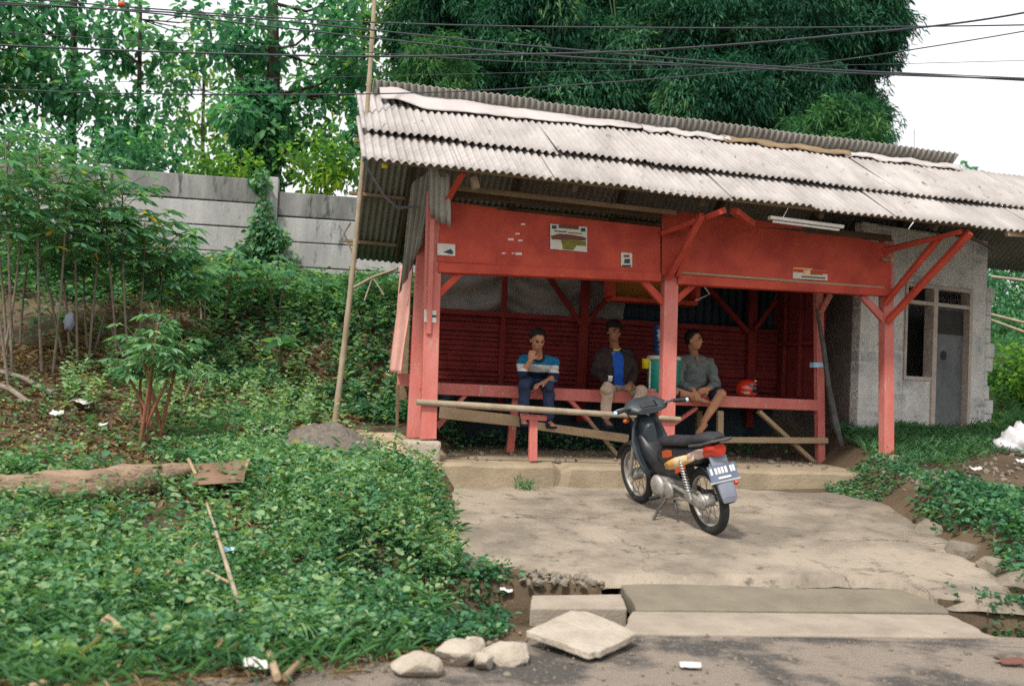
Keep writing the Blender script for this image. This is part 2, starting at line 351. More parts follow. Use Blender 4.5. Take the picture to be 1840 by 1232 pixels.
def H(x, y, bumps=True):
    x = np.asarray(x, float); y = np.asarray(y, float); x, y = np.broadcast_arrays(x, y)
    Z = np.array([np.interp(y, [q[0] for q in p[1]], [q[1] for q in p[1]]) for p in PROF])
    i = np.clip(np.searchsorted(PX, x)-1, 0, len(PX)-2)
    t = np.clip((x-PX[i])/(PX[i+1]-PX[i]), 0, 1); t = t*t*(3-2*t)
    z = np.take_along_axis(Z, i[None], 0)[0]*(1-t)+np.take_along_axis(Z, i[None]+1, 0)[0]*t
    # the roadside ditch
    din = np.clip((y-6.12)/.12, 0, 1)*np.clip((np.where((x > .72) & (x < 3.0), 7.55, 7.05)-y)/.14, 0, 1)
    dx = np.clip((x+1.15)/.5, 0, 1)
    z = z*(1-din*dx)+(-.5)*din*dx
    if bumps:
        b = (np.sin(x*2.1+y*1.3)+np.sin(x*3.7-y*2.9+1)*.6+np.sin(x*7.3+y*6.1+2)*.35+np.sin(x*11-y*9.7)*.25)
        off = (x < -.6) | (x > 3.95) | (y > 12.6)
        z = z+b*.028*np.clip((y-4.9)/1.2, 0, 1)*off
    return z

# ================================================================== THE SETTING
def axis(fine0, fine1, step, far0, far1):
    a = list(np.arange(fine0, fine1+1e-6, step)); s = step; p = fine1
    while p < far1: s *= 1.35; p += s; a.append(p)
    s = step; p = fine0; b = []
    while p > far0: s *= 1.35; p -= s; b.append(p)
    return np.array(b[::-1]+a)
def grid_faces(nx, ny):
    i, j = np.meshgrid(np.arange(nx-1), np.arange(ny-1), indexing='ij'); a = (i*ny+j).ravel()
    return np.column_stack([a, a+ny, a+ny+1, a+1])
gx = axis(-10, 9, .1, -500, 500); gy = axis(4.2, 16, .08, -80, 700)
X, Y = np.meshgrid(gx, gy, indexing='ij'); Z = H(X, Y)-.004
o = np_mesh('ground', np.stack([X, Y, Z], -1), grid_faces(len(gx), len(gy)), M['soil'], smooth=True); o['kind'] = 'structure'

def wob(x, s=0): return np.sin(x*3.1+s)*.5+np.sin(x*7.7+1.3*s)*.3+np.sin(x*17+2*s)*.2
rx = axis(-6, 8, .1, -300, 300)
edge = np.interp(rx, [-300, -6, -3.5, -2, -1.2, -.4, .3, .75, 3.3, 300], [4.2, 4.2, 4.25, 4.45, 4.85, 5.35, 5.85, 6.02, 6.4, 6.6])+wob(rx)*.09*np.where((rx > .7) & (rx < 3.2), .25, 1)
ry = np.array([-60, -20, -5, 0, 3, 3.6, 3.9, 4.4, 5.2, 5.6, 5.8, 6.0, 9])
V = [(x, min(y, e-(12-k)*1e-4) if y < 9 else e, .004+.006*math.sin(x*2.3+y*3)*(y > 4)*(y < 5.6)) for x, e in zip(rx, edge) for k, y in enumerate(ry)]
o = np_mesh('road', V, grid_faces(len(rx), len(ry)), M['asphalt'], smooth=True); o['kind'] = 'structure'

nx, ny = 64, 52
V = []
for i in range(nx):
    for j in range(ny):
        s, t = i/(nx-1), j/(ny-1); y = 7.16+t*3.4
        l = np.interp(y, [7.1, 7.6, 9, 10.6], [.78, -.42, -.52, -.62])+wob(y*2, 1)*.05
        r = np.interp(y, [7.1, 8.5, 9.6, 10.6], [3.72, 3.85, 3.95, 4.35])+wob(y*2, 4)*.07
        x = l+(r-l)*s
        yy = y+(np.interp(x, [-.5, .78, 2.95, 3.1, 3.8], [0, -.02, .28, -.12, -.16])+wob(x*1.3, 2)*.03)*(1-t)**3
        z = np.interp(yy, [6, 7.25, 8.5, 9.65, 10.3, 12.8], [0, .09, .225, .335, .38, .62])+.035+.012*wob(x*1.1+yy*.7, 3)+.006*wob(x*4+yy*3)
        if i in (0, nx-1) or j == 0: z -= .07 if j == 0 and .7 < x < 3.1 else .09
        V.append((x, yy, z))
o = np_mesh('driveway', V, grid_faces(nx, ny), M['drive'], smooth=True); o['kind'] = 'structure'

# raised concrete floor under the shelter, its front edge chipped
b = MB()
us = np.linspace(.12, 5.0, 50)
prof = [(-.21, .2), (-.2, .60), (-.175, .635), (.3, .64), (2.3, .66), (2.3, .2)]
V = []
for u in us:
    k = .018*wob(u*2)+.012*wob(u*5, 2)
    notch = .05*math.exp(-((u-1.42)/.06)**2)
    for q, (v, z) in enumerate(prof):
        V.append(W(u, v+(k*.6+notch if q in (1, 2) else k*.3), z+(k*.6-notch*1.2 if q in (1, 2) else 0)))
n = len(prof); F = [(i*n+j, (i+1)*n+j, (i+1)*n+(j+1) % n, i*n+(j+1) % n) for i in range(len(us)-1) for j in range(n)]
b.add(V, F); b.add(V[:n], [tuple(range(n))]); b.add(V[-n:], [tuple(range(n))])
o = b.build('raised_pavement', M['plinth']); o['kind'] = 'structure'

# ------------------------------------------------------------------ drain covers and kerb stones
def slab(name, pts, th, mt, label, cat, group=None, tilt=None):
    c = np.mean(pts, axis=0); t = thing(name, c, label, cat, group)
    b = MB(); N = len(pts); P = []
    for i in range(N):
        for k in range(6):
            p = np.array(pts[i])*(1-k/6)+np.array(pts[(i+1) % N])*k/6
            d = c-p; p = p+d*random.choice([0, .01, .015, .035])*random.uniform(.3, 1); P.append(p)
    b.prism(P, (0, 0, -th)); o = b.build('slab', mt, t, bevel=.012); return t
def gz(px, py, z): q = ray(px, py); return CAM+q*((z-1.5)/q[2])
slab('drain_cover', [gz(1118, 1137, .02), gz(1792, 1143, .02), gz(1708, 1103, .02), gz(1132, 1097, .02)], .13, M['slab'],
     'long pale concrete drain cover at the edge of the road', 'drain cover')
slab('drain_cover', [gz(1142, 1094, .03), gz(1706, 1098, .03), gz(1652, 1040, .085), gz(1106, 1036, .085)], .12, M['slabdark'],
     'wide grey concrete drain cover between the driveway and the pale cover', 'drain cover')
slab('concrete_beam', [gz(952, 1092, .0), gz(1128, 1092, .0), gz(1118, 1066, .03), gz(955, 1068, .03)], .16, M['slab'],
     'short concrete beam beside the drain below the rubble', 'concrete beam')
slab('broken_slab', [gz(945, 1132, .10), gz(1000, 1150, .085), gz(1058, 1172, .065), gz(1080, 1168, .066), gz(1147, 1137, .085), gz(1104, 1116, .115), gz(1056, 1097, .13), gz(1026, 1095, .135), gz(985, 1113, .12)], .04, M['stone'],
     'broken pale concrete slab tilted beside the drain at the road edge', 'concrete slab')
def rock(name, c, r, mt, label, cat, group=None, sq=.75, seed=0, sub=3):
    bm = bmesh.new(); bmesh.ops.create_icosphere(bm, subdivisions=sub, radius=1)
    rr = np.random.default_rng(seed+7); pl_ = [(rr.normal(size=3), rr.uniform(.55, .8)) for _ in range(11)]
    for v in bm.verts:
        p = np.array(v.co)
        for d, k in pl_:
            d = d/np.linalg.norm(d); q = p @ d
            if q > k: p = p-d*(q-k)*.97
        p = p*1.12*(1+.02*math.sin(p[0]*9+seed)+.02*math.sin(p[1]*11+p[2]*8+seed))
        v.co = p*np.array(r)
    me = bpy.data.meshes.new(name); bm.to_mesh(me); bm.free()
    o = link(me, name, mt, None); o.location = c; o.rotation_euler = (0, 0, seed*1.7)
    return tag(o, label, cat, group) if label else o
for i, (px, py, sx, sy, sz, l) in enumerate([
    (742, 1188, .135, .12, .065, 'pale block of stone at the road edge, nearest to the weeds'),
    (818, 1168, .125, .13, .075, 'chunky pale stone in the row at the road edge, right after the lone block'),
    (850, 1152, .06, .06, .06, 'small pale stone wedged in the row between two larger ones'),
    (868, 1178, .07, .06, .05, 'small low pale stone lying in front of the row'),
    (905, 1163, .15, .13, .075, 'largest pale stone of the row, next to the broken slab')]):
    p = gz(px, py+14, .03); rock('kerb_stone', (p[0], p[1], .045), (sx, sy, sz), M['stone'], l, 'stone', 'pale stones along the road edge', seed=i)

def stones(name, pts, mt, rmin, rmax, label, cat, kind=None):
    b = MB()
    for p in pts:
        r = random.uniform(rmin, rmax)*random.choice([.6, .8, 1]); R = np.array(Matrix.Rotation(random.uniform(0, 6), 3, Vector((random.random(), random.random(), random.random()+.1)).normalized()))
        bm = MB(); bm.ell((0, 0, 0), (r, r*random.uniform(.6, 1), r*random.uniform(.4, .75)), R, 6, 4)
        V = [np.array(q)*random.uniform(.8, 1.15)+p for q in bm.v]; b.add(V, bm.f)
    o = b.build(name, mt); tag(o, label, cat)
    if kind: o['kind'] = kind
    return o
P = []
for _ in range(170):
    x, y = random.uniform(-.05, .75), random.uniform(7.0, 7.5)
    if x > .1+ (y-7.0)*.2: P.append(np.array([x, y, float(H(x, max(y, 7.1), False))+random.uniform(0, .018)]))
stones('rubble', P, M['rubble'], .02, .055, 'loose rubble filling the broken driveway corner above the drain', 'rubble', 'stuff')
P = []
for _ in range(420):
    x, y = random.uniform(4.0, 7.5), random.uniform(9.6, 11.9)
    P.append(np.array([x, y, float(H(x, y))+.005]))
stones('rubble', P, M['rubble'], .012, .06, 'scattered stones and litter on the bare ground in front of the hut', 'rubble', 'stuff')
P = []
for _ in range(240):
    x, y = random.uniform(-2.2, .8), random.uniform(4.9, 6.0)
    e = np.interp(x, [-2, -1.2, -.4, .3, .75], [4.45, 4.85, 5.35, 5.85, 6.02])
    y = e+random.gauss(0, .16); P.append(np.array([x, y, .012]))
for _ in range(260): P.append(np.array([random.uniform(-1.5, 4), 4.8+abs(random.gauss(0, .7)), .008]))
stones('gravel', P, M['rubble'], .006, .026, 'small stones scattered along the ragged road edge', 'gravel', 'stuff')
P = []
for _ in range(260):
    u, v = random.uniform(.3, 4.9), abs(random.gauss(1.4, .7)); 
    P.append(W(u, min(v, 2.2), .655))
stones('rubble', P, M['rubble'], .012, .05, 'dark rubble and litter on the floor under the bench', 'rubble', 'stuff')
for i, (px, py, y, r) in enumerate([(1672, 905, 8.95, .17), (1730, 935, 8.3, .2), (1790, 970, 7.8, .17), (1700, 880, 9.2, .10), (1840, 1005, 7.4, .18)]):
    p = at(px, py, y); rock('bank_stone', (p[0], p[1], float(H(p[0], p[1]))+.0), (r, r*.8, r*.62), M['rubble'],
        ['rounded grey stone at the upper corner of the driveway bank', 'large grey stone half buried in weeds beside the driveway', 'grey stone under the weeds lower down the driveway bank',
         'small grey stone above the others beside the driveway', 'grey stone at the right end of the driveway bank'][i], 'stone', 'stones edging the right bank', seed=i+20)

# pile of dark gravel beside the shelter
g = at(590, 812, 9.3); nx = 40; V = []
for i in range(nx):
    for j in range(nx):
        a, c = (i/(nx-1)*2-1), (j/(nx-1)*2-1); r = math.hypot(a, c)
        h = (.5+.5*math.cos(math.pi*min(1, r)))**.8*.25; x, y = g[0]+a*.68, g[1]+c*.55
        V.append((x+wob(c*4)*.02, y, float(H(x, y))-.03+h*(1+.14*wob(a*3+c*2)+.1*wob(c*6))+random.uniform(0, .034)*min(1, h*9)))
o = np_mesh('gravel_pile', V, grid_faces(nx, nx), M['gravel'], smooth=False); tag(o, 'low pile of dark gravel beside the pole and the shelter', 'gravel pile')
# trodden path
V = []
for i in range(24):
    for j in range(12):
        x, y = -2.15+i/23*1.5, 9.55+j/11*1.2+wob(i*.3)*.06; V.append((x, y+ .0, float(H(x, y))+.012))
o = np_mesh('path', V, grid_faces(24, 12), mat('path_earth', (.44, .34, .23), (.32, .24, .16), .95, 3, bump=.6, bscale=30), smooth=True); o['kind'] = 'structure'

# ================================================================== THE SHELTER
M['inred'] = mat('shaded_inner_red', (.19, .020, .015), (.13, .015, .012), .8, 4, .35, .65, (.2, .1, .06), .68, 14, bump=.2)  # darker copy of the red, interior shade put into the colour
SH = thing('roadside_shelter', W(2.5, .9, .64), 'red painted open timber shelter with bench, board fascia and corrugated cement roof', 'shelter')
def beam(name, a, b, wd, h, mt, par=None, side=None, bev=.008):
    return MB().bar(a, b, wd, h, side).build(name, mt, par or SH, bevel=bev, jitter=.004)
def zr(u, v): return 3.44-.02*u+(v+.9)*.575          # front slope
def zb(u, v): return 4.52-.02*u-(v-1)*.76            # rear slope
def corr(name, TL, TR, BR, BL, waves, amp, mt, par, rows=5, seg=8, warp=0., th=.007):
    TL, TR, BR, BL = [np.array(p, float) for p in (TL, TR, BR, BL)]
    n = np.cross(TR-TL, BL-TL); n /= np.linalg.norm(n)
    if n[2] < 0: n = -n
    nu = int(waves*seg); V = []; sd = random.uniform(0, 9)
    for i in range(nu+1):
        s = i/nu; ph = math.sin(2*math.pi*waves*s)
        for j in range(rows+1):
            t = j/rows
            p = (TL*(1-s)+TR*s)*(1-t)+(BL*(1-s)+BR*s)*t
            V.append(p+n*(amp*ph+warp*(math.sin(s*5+t*3+sd)+math.sin(t*6+s*9+sd)*.5)))
    o = np_mesh(name, V, grid_faces(nu+1, rows+1), mt, par, smooth=True)
    k = o.modifiers.new('thickness', 'SOLIDIFY'); k.thickness = th
    return o
WL = .0765
u = -.82                                              # lower row of sheets
while u < 8.4:
    n = 12 if u < 6 else 10; L = n*WL; dz = random.uniform(-.008, .01); e = -.9+random.uniform(-.025, .02)
    corr('roof_sheet', W(u, .25, zr(u, .25)+dz), W(u+L, .25, zr(u+L, .25)+dz), W(u+L, e, zr(u+L, e)+dz+random.uniform(-.004, .004)), W(u, e, zr(u, e)+dz), n, .0155, M['roof'], SH, warp=.004); u += L-.0005
u = -.79
while u < 8.4:                                        # upper row, lapped over it with a gap
    n = 13; L = n*WL; dz = .062+random.uniform(-.008, .012); e = -.30+random.uniform(-.03, .02)
    corr('roof_sheet', W(u, .97, zr(u, .97)+.035), W(u+L, .97, zr(u+L, .97)+.035), W(u+L, e, zr(u+L, e)+dz+random.uniform(-.004, .006)), W(u, e, zr(u, e)+dz), n, .0155, M['roof'], SH, warp=.004); u += L-.0005
u = -.62
while u < 6.5:                                       # rear slope standing up past the ridge
    n = 12; L = n*WL; vb = 3.05 if u < 4.6 else 2.1; vt = .84+random.uniform(-.02, .02)
    corr('rear_roof_sheet', W(u, vt, zb(u, vt)+.06), W(u+L, vt, zb(u+L, vt)+.06), W(u+L, vb, zb(u+L, vb)), W(u, vb, zb(u, vb)), n, .0155, M['roofgrey'], SH, warp=.004); u += L-.0005
corr('rear_roof_sheet', W(6.74, 1.02, 4.33), W(9.6, 1.02, 4.28), W(9.6, 2.35, 3.36), W(6.74, 2.35, 3.42), 36, .0155, M['roofgrey'], SH)
# torn sheets closing the left gable
corr('gable_sheet', pv(768, 296, -.35), pv(810, 312, -.5), pv(808, 408, -.25), pv(770, 385, .0), 4, .016, M['roof'], SH, warp=.012)
corr('gable_sheet', pv(742, 330, .15), pv(782, 300, -.2), pv(760, 440, .35), pv(716, 528, .9), 4, .016, M['roofgrey'], SH, warp=.015)
# rafters and purlins
for u in (-.05, 1.25, 2.58, 3.9, 5.25, 6.5):
    beam('rafter', W(u, -.8, zr(u, -.8)-.10), W(u, 1.0, zr(u, 1.0)-.10), .05, .09, M['darkwood'])
    beam('rafter', W(u, 1.0, zb(u, 1.0)-.10), W(u, 2.9 if u < 5 else 2.0, zb(u, 2.9 if u < 5 else 2.0)-.10), .05, .09, M['darkwood'])
for v in (-.8, -.25, .35, .9):
    beam('purlin', W(-.7, v, zr(-.7, v)-.038), W(8.4, v, zr(8.4, v)-.038), .05, .045, M['wood'] if v < 0 else M['darkwood'], side=VD)
for v in (1.45, 2.1, 2.75):
    beam('purlin', W(-.75, v, zb(-.75, v)-.045), W(4.6 if v > 2.2 else 7, v, zb(4.6 if v > 2.2 else 7, v)-.045), .05, .05, M['wood'], side=VD)
beam('eave_board', W(6.05, -.86, zr(6.05, -.86)-.06), W(7.4, -.5, zr(7.4, -.5)-.12), .05, .07, M['palewood'], side=VD)
beam('rail', W(.1, -.3, 3.37), W(2.5, -.3, 3.31), .05, .05, M['wood'], side=VD)
beam('rail', W(.0, -.05, 3.36), W(5.2, -.05, 3.27), .05, .07, M['darkwood'], side=VD)
beam('block', pv(850, 318, -.7), pv(856, 340, -.7), .07, .07, M['wood'])
# posts
beam('post', pv(769, 789, 0), pv(781, 345, 0), .155, .13, M['fade'])
beam('post', pv(744, 787, .5), pv(764, 395, .5), .15, .10, M['fade'])
beam('post', pv(722, 770, 1.9), pv(735, 450, 1.9), .08, .08, M['wood'])
beam('brace', pv(771, 600, -.07), pv(777, 395, -.12), .045, .04, M['fade'])
beam('post', pv(1196, 830, .0), pv(1206, 395, .0), .155, .13, M['fade'])
beam('post', pv(1593, 826, 0), pv(1593, 432, 0), .125, .12, M['fade'])
beam('post', pv(1474, 832, .9), pv(1470, 500, .9), .095, .09, M['fade'])
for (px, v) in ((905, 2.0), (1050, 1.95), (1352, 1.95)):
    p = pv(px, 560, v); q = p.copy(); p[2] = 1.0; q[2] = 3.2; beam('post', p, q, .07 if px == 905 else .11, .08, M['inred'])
# post footing stones
b = MB(); p = pl(757, 820, -.05); b.box(W(p[0], 0.02, .66), (.34, .36, .36), np.column_stack([UD, VD, [0, 0, 1]])); b.build('footing', M['stone'], SH, bevel=.03, jitter=.006)
b = MB(); b.box(W(*pl(1592, 832, 0)[:2], .76), (.26, .24, .14), np.column_stack([UD, VD, [0, 0, 1]])); b.build('footing', M['stone'], SH, bevel=.03, jitter=.006)
# fascia boards and long beams
def board(name, pxs, v, th, mt, par=None):
    b = MB().prism([pv(x, y, v) for x, y in pxs], VD*th); return b.build(name, mt, par or SH, bevel=.004)
board('fascia_board', [(795, 360), (892, 374), (892, 476), (785, 470)], -.075, .02, M['red'])
board('fascia_board', [(890, 376), (1187, 408), (1187, 495), (890, 477)], -.07, .02, M['red'])
board('fascia_board', [(1190, 376), (1444, 405), (1444, 511), (1190, 494)], -.075, .02, M['red'])
board('fascia_board', [(1442, 405), (1592, 438), (1602, 480), (1600, 522), (1442, 511)], -.07, .02, M['red'])
beam('beam', pv(787, 481, -.05), pv(1186, 499, -.05), .09, .10, M['red'], side=VD)
beam('beam', pv(1216, 503, -.05), pv(1603, 526, -.05), .09, .10, M['red'], side=VD)
beam('trim_strip', pv(1216, 489, -.085), pv(1590, 517, -.085), .012, .022, M['palewood'], side=VD)
for a in [((776, 540, 0), (836, 481, 0)), ((1192, 545, 0), (1152, 500, 0)), ((1208, 545, 0), (1250, 507, 0)), ((1588, 574, 0), (1548, 530, 0)),
          ((1472, 565, .85), (1492, 528, .85))]:
    beam('brace', pv(*a[0]), pv(*a[1]), .065, .07, M['red'] if a[0][0] < 1400 else M['fade'], side=VD)
for a, b_, wd in [((1200, 500, -.1), (1262, 386, -.7), .08), ((1218, 495, -.12), (1250, 395, -.45), .06), ((1192, 418, -.1), (1300, 379, -.85), .1), ((1318, 378, -.7), (1352, 402, -.5), .09),
              ((1594, 578, -.08), (1744, 417, -.85), .085), ((1590, 545, -.08), (1690, 424, -.6), .07), ((1590, 450, -.05), (1728, 416, -.8), .10),
              ((806, 356, -.35), (834, 308, -.72), .07)]:
    beam('bracket', pv(*a), pv(*b_), wd, .06, M['red'], side=VD)
b = MB().tube([pv(1588, 465, -.1), pv(1604, 467, -.25)], .025); b.build('peg', M['palewood'], SH)
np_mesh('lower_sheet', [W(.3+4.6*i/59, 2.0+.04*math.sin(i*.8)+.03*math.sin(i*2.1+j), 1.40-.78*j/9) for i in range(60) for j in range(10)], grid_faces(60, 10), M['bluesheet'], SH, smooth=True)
# rear wall: slats, sagging tarpaulin, dark sheet, studs
SL = MB()
zt = np.linspace(1.42, 2.27, 15)
for k, z in enumerate(zt):
    SL.box(W(2.52, 2.02+random.uniform(-.012, .012), z), (4.85, .022, .05+random.uniform(-.012, .008)), np.column_stack([UD, VD, [0, 0, 1]]) @ np.array(Matrix.Rotation(random.uniform(-.004, .004), 3, 'Y')))
SL.box(W(2.52, 2.06, 1.85), (4.9, .01, .9), np.column_stack([UD, VD, [0, 0, 1]]))
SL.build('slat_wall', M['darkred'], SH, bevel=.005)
nx, nz = 80, 30; V = []
for i in range(nx):
    for j in range(nz):
        s, t = i/(nx-1), j/(nz-1); u = .12+s*2.7; z = 2.26+t*1.2
        sag = abs(math.sin(s*math.pi*2.2+.4))
        V.append(W(u, 2.09+.05*math.sin((t*5+sag*.9+s*.6)*4.2)+.02*math.sin((s*9-t*5)), z))
np_mesh('rear_tarpaulin', V, grid_faces(nx, nz), M['greytarp'], SH, smooth=True)
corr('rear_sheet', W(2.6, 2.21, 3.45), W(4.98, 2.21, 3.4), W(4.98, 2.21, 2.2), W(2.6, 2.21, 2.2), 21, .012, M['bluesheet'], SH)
for a, b_ in [((985, 495, 1.93), (1046, 585, 1.93)), ((1112, 510, 1.93), (1054, 582, 1.93)), ((1270, 515, 1.9), (1345, 598, 1.9)), ((1395, 540, 1.8), (1356, 592, 1.8))]:
    beam('brace', pv(*a), pv(*b_), .07, .06, M['inred'], side=VD)
beam('wall_plate', W(.1, 2.0, 3.2), W(4.9, 2.0, 3.15), .08, .1, M['darkwood'], side=VD)
beam('wall_rail', W(.1, 1.97, 2.29), W(4.6, 1.97, 2.27), .05, .07, M['darkred'], side=VD)
# right end wall
RU = np.column_stack([VD, -UD, [0, 0, 1]])
b = MB()
for k in range(5): b.box(W(4.97+.004*(k % 2), 1.03+.25*k, 2.25), (.246, .015, 2.0), RU)
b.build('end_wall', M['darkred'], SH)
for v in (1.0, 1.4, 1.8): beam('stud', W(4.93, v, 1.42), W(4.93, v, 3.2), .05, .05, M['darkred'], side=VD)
beam('stud', W(4.92, .95, 2.1), W(4.92, 2.0, 2.1), .05, .05, M['darkred'])
# left side: side rail, board, hanging cloth
beam('side_rail', W(.02, .1, 1.40), W(.02, 1.95, 1.42), .06, .12, M['fade'])
V = []
for i in range(14):
    for j in range(24):
        s, t = i/13, j/23
        a = pv(np.interp(t, [0, .45, .8, 1], [724, 720, 712, 707]), 478+t*192, 1.3); c = pv(np.interp(t, [0, .45, .8, 1], [748, 744, 732, 726]), 478+t*194, .55)
        V.append(a*(1-s)+c*s-UD*(.03*math.sin(s*7+t*2)+.02))
o = np_mesh('side_cloth', V, grid_faces(14, 24), mat('pink_cloth', (.72, .40, .34), (.6, .29, .24), .8, 5, .35, .65, (.4, .3, .24), .66, 12), SH, smooth=True)
o.modifiers.new('thickness', 'SOLIDIFY').thickness = .006
board('side_board', [(714, 672), (742, 670), (742, 690), (714, 692)], .8, .03, M['fade'])
board('side_board', [(712, 690), (718, 690), (716, 770), (711, 770)], 1.2, .03, M['wood'])
# ridge tarpaulin: a crumpled white strip lying over the ridge
nx, nz = 90, 14; V = []
for i in range(nx):
    s = i/(nx-1); u = -.55+s*3.35; wd = np.interp(s, [0, .12, .35, .7, 1], [.30, .42, .36, .26, .12])+.03*wob(s*6)
    for j in range(nz):
        t = j/(nz-1); v = .97-wd*t*1.05+.03*wob(s*5, 2); lift = .085+.045*math.sin(t*math.pi)*(1.2-s)+.025*wob(s*7+t*2)*(1-abs(2*t-1))
        if t == 0: lift = .12
        V.append(W(u, v, zr(u, v)+lift+.05*math.exp(-((s-.06)/.05)**2)))
o = np_mesh('tarpaulin', V, grid_faces(nx, nz), M['tarp'], smooth=True)
o.modifiers.new('thickness', 'SOLIDIFY').thickness = .008; tag(o, 'crumpled white plastic sheet lying along the left half of the roof ridge', 'plastic sheet')
for k, (u0, u1, mt, lab) in enumerate([(2.5, 3.6, M['tarp'], 'short crumpled white scrap of plastic at the middle of the roof ridge'), (3.5, 5.2, M['wood'], 'thin tan strip of rag along the ridge behind the long roof'), (5.1, 6.75, M['tarp'], 'white strip of plastic at the right end of the ridge')]):
    V = []; nx, nz = 40, 6
    for i in range(nx):
        s = i/(nx-1); u = u0+(u1-u0)*s; wd = .15+.04*wob(s*5, k)
        for j in range(nz):
            t = j/(nz-1); v = .93-wd*t; V.append(W(u, v, zr(u, v)+.075+.03*math.sin(t*3.1)+.02*wob(s*6+t, k)))
    o = np_mesh('plastic_strip', V, grid_faces(nx, nz), mt, smooth=True); o.modifiers.new('thickness', 'SOLIDIFY').thickness = .008
    tag(o, lab, 'plastic strip')

# bench
BE = MB()
for k in range(7): BE.box(W(2.55, .97+.145*k, 1.385+random.uniform(-.003, .003)), (4.85, .135, .03), np.column_stack([UD, VD, [0, 0, 1]]))
BO = BE.build('bench', M['fade'], SH, bevel=.005)
beam('front_board', W(.1, .885, 1.355), W(2.3, .885, 1.345), .03, .135, M['fade'], BO, side=VD)
beam('front_board', W(2.3, .88, 1.34), W(4.97, .88, 1.335), .03, .13, M['fade'], BO, side=VD)
for (x0, y0, x1, y1, v, wd, mt) in [(916, 812, 928, 700, .96, .085, 'fade'), (1293, 828, 1293, 738, .93, .07, 'palewood'), (1256, 790, 1256, 738, 1.3, .07, 'wood')]:
    beam('leg', pv(x0, y0, v), pv(x1, y1, v), wd, .07, M[mt], BO)
for (x0, y0, x1, y1, mt) in [(785, 768, 850, 694, 'fade'), (1112, 822, 1058, 755, 'palewood'), (1058, 755, 1010, 704, 'fade'), (1196, 772, 1252, 732, 'fade'), (1466, 834, 1362, 738, 'palewood')]:
    beam('brace', pv(x0, y0, .92), pv(x1, y1, .92), .07, .045, M[mt], BO, side=VD)
beam('plank', pv(790, 740, .7), pv(935, 757, .7), .03, .12, M['palewood'], BO, side=VD)
beam('plank', pv(965, 765, .72), pv(1130, 788, .72), .03, .1, M['palewood'], BO, side=VD)
beam('plank', pv(1287, 790, .83), pv(1488, 791, .83), .03, .07, M['palewood'], BO, side=VD)
beam('ledge', pv(1150, 706, .98), pv(1246, 712, .98), .03, .12, M['fade'], BO, side=VD)
# front hand rail
b = MB().tube([pv(748, 722, -.08), pv(860, 729, -.08), pv(1000, 738, -.08), pv(1110, 745, -.08), pv(1222, 753, -.08)], [.032, .036, .034, .03, .028], 10)
b.build('hand_rail', M['bamboo'], SH)
beam('rail_post', pv(957, 828, .02), pv(958, 752, .02), .085, .07, M['fade']); beam('rail_post_cap', pv(936, 748, .0), pv(982, 751, .0), .05, .06, M['fade'], side=VD)
# wall cabinet hanging inside
p = pl(1096, 515, 1.5); q = pl(1246, 522, 1.5); R3 = np.column_stack([UD, VD, [0, 0, 1]])
CB = MB(); uc = (p[0]+q[0])/2; wd = q[0]-p[0]
for dz, h in ((-.15, .05), (.22, .05)): CB.box(W(uc, 1.5, p[2]+dz), (wd, .3, h), R3)
for du in (-wd/2, wd/2-.0): CB.box(W(uc+du, 1.5, p[2]+.035), (.06, .3, .32), R3)
CO = CB.build('hanging_cabinet', M['red'], SH, bevel=.004)
MB().box(W(uc, 1.58, p[2]+.035), (wd-.07, .02, .315), R3).build('back_panel', M['ochre'], CO)
# unlit tube lamp under the eave
a, c = pv(1382, 391, -.72), pv(1514, 408, -.72)
LP_ = MB().bar(a, c, .07, .035, VD).build('lamp_batten', M['lid'], SH, bevel=.006)
MB().tube([a+(c-a)*.05-np.array([0, 0, .035]), a+(c-a)*.95-np.array([0, 0, .035])], .013).build('lamp_tube', M['white'], LP_)
# stickers and posters
def flat(name, x0, y0, x1, y1, v, mt, par, th=.003, sk=0):
    b = MB().prism([pv(x0, y0, v), pv(x1, y0+sk, v), pv(x1, y1+sk, v), pv(x0, y1, v)], VD*th); return b.build(name, mt, par)
po = flat('poster', 989, 402, 1055, 447, -.085, M['paper'], SH, .008, 6); po['label'] = 'picture poster with white border'
def ink(x0, y0, x1, y1, mt, par=po, v=-.088, sk=0, nm='print'): flat(nm, x0, y0, x1, y1, v, mt, par, .002, sk)
ink(992, 405, 1000, 411, M['inkblue']); ink(1044, 410, 1052, 416, M['inkblue']); ink(1004, 403.5, 1040, 409.5, M['inkbrown'], sk=3)
ink(996, 414, 1018, 416, M['inkblue'], sk=2); ink(1021, 417, 1046, 419, M['inkgreen'], sk=2)
b = MB().prism([pv(x, y, -.0885) for x, y in [(990, 424), (1004, 420), (1022, 421), (1040, 424), (1053, 427), (1053, 432), (1030, 432), (992, 430)]], VD*.003); b.build('print', M['inkbrown'], po)
b = MB().prism([pv(x, y, -.0890) for x, y in [(1008, 431), (1030, 430), (1053, 434), (1053, 442), (1036, 441), (1030, 449.5), (1012, 448), (1010, 438)]], VD*.003); b.build('print', M['inkgreen'], po)
st = flat('sticker', 1116, 453, 1136, 478, -.085, M['paper'], SH, .008, 2); ink(1121, 458, 1131, 462, M['inkbrown'], st); ink(1122, 465, 1132, 473, M['inkblue'], st); ink(1118, 476, 1134, 479, M['inkblue'], st)
st = flat('sticker', 786, 437, 818, 458, -.088, M['paper'], SH, .012, 2); b = MB().prism([pv(x, y, -.0905) for x, y in [(796, 453), (810, 447), (815, 453), (812, 457)]], VD*.002); b.build('print', M['inkblue'], st)
st = flat('sticker', 762, 556, 784, 578, -.073, M['paper'], SH, .006, 2); ink(768, 560, 776, 563, M['inkblue'], st, v=-.0755); ink(774, 566, 784, 570, M['inkblue'], st, v=-.0755)
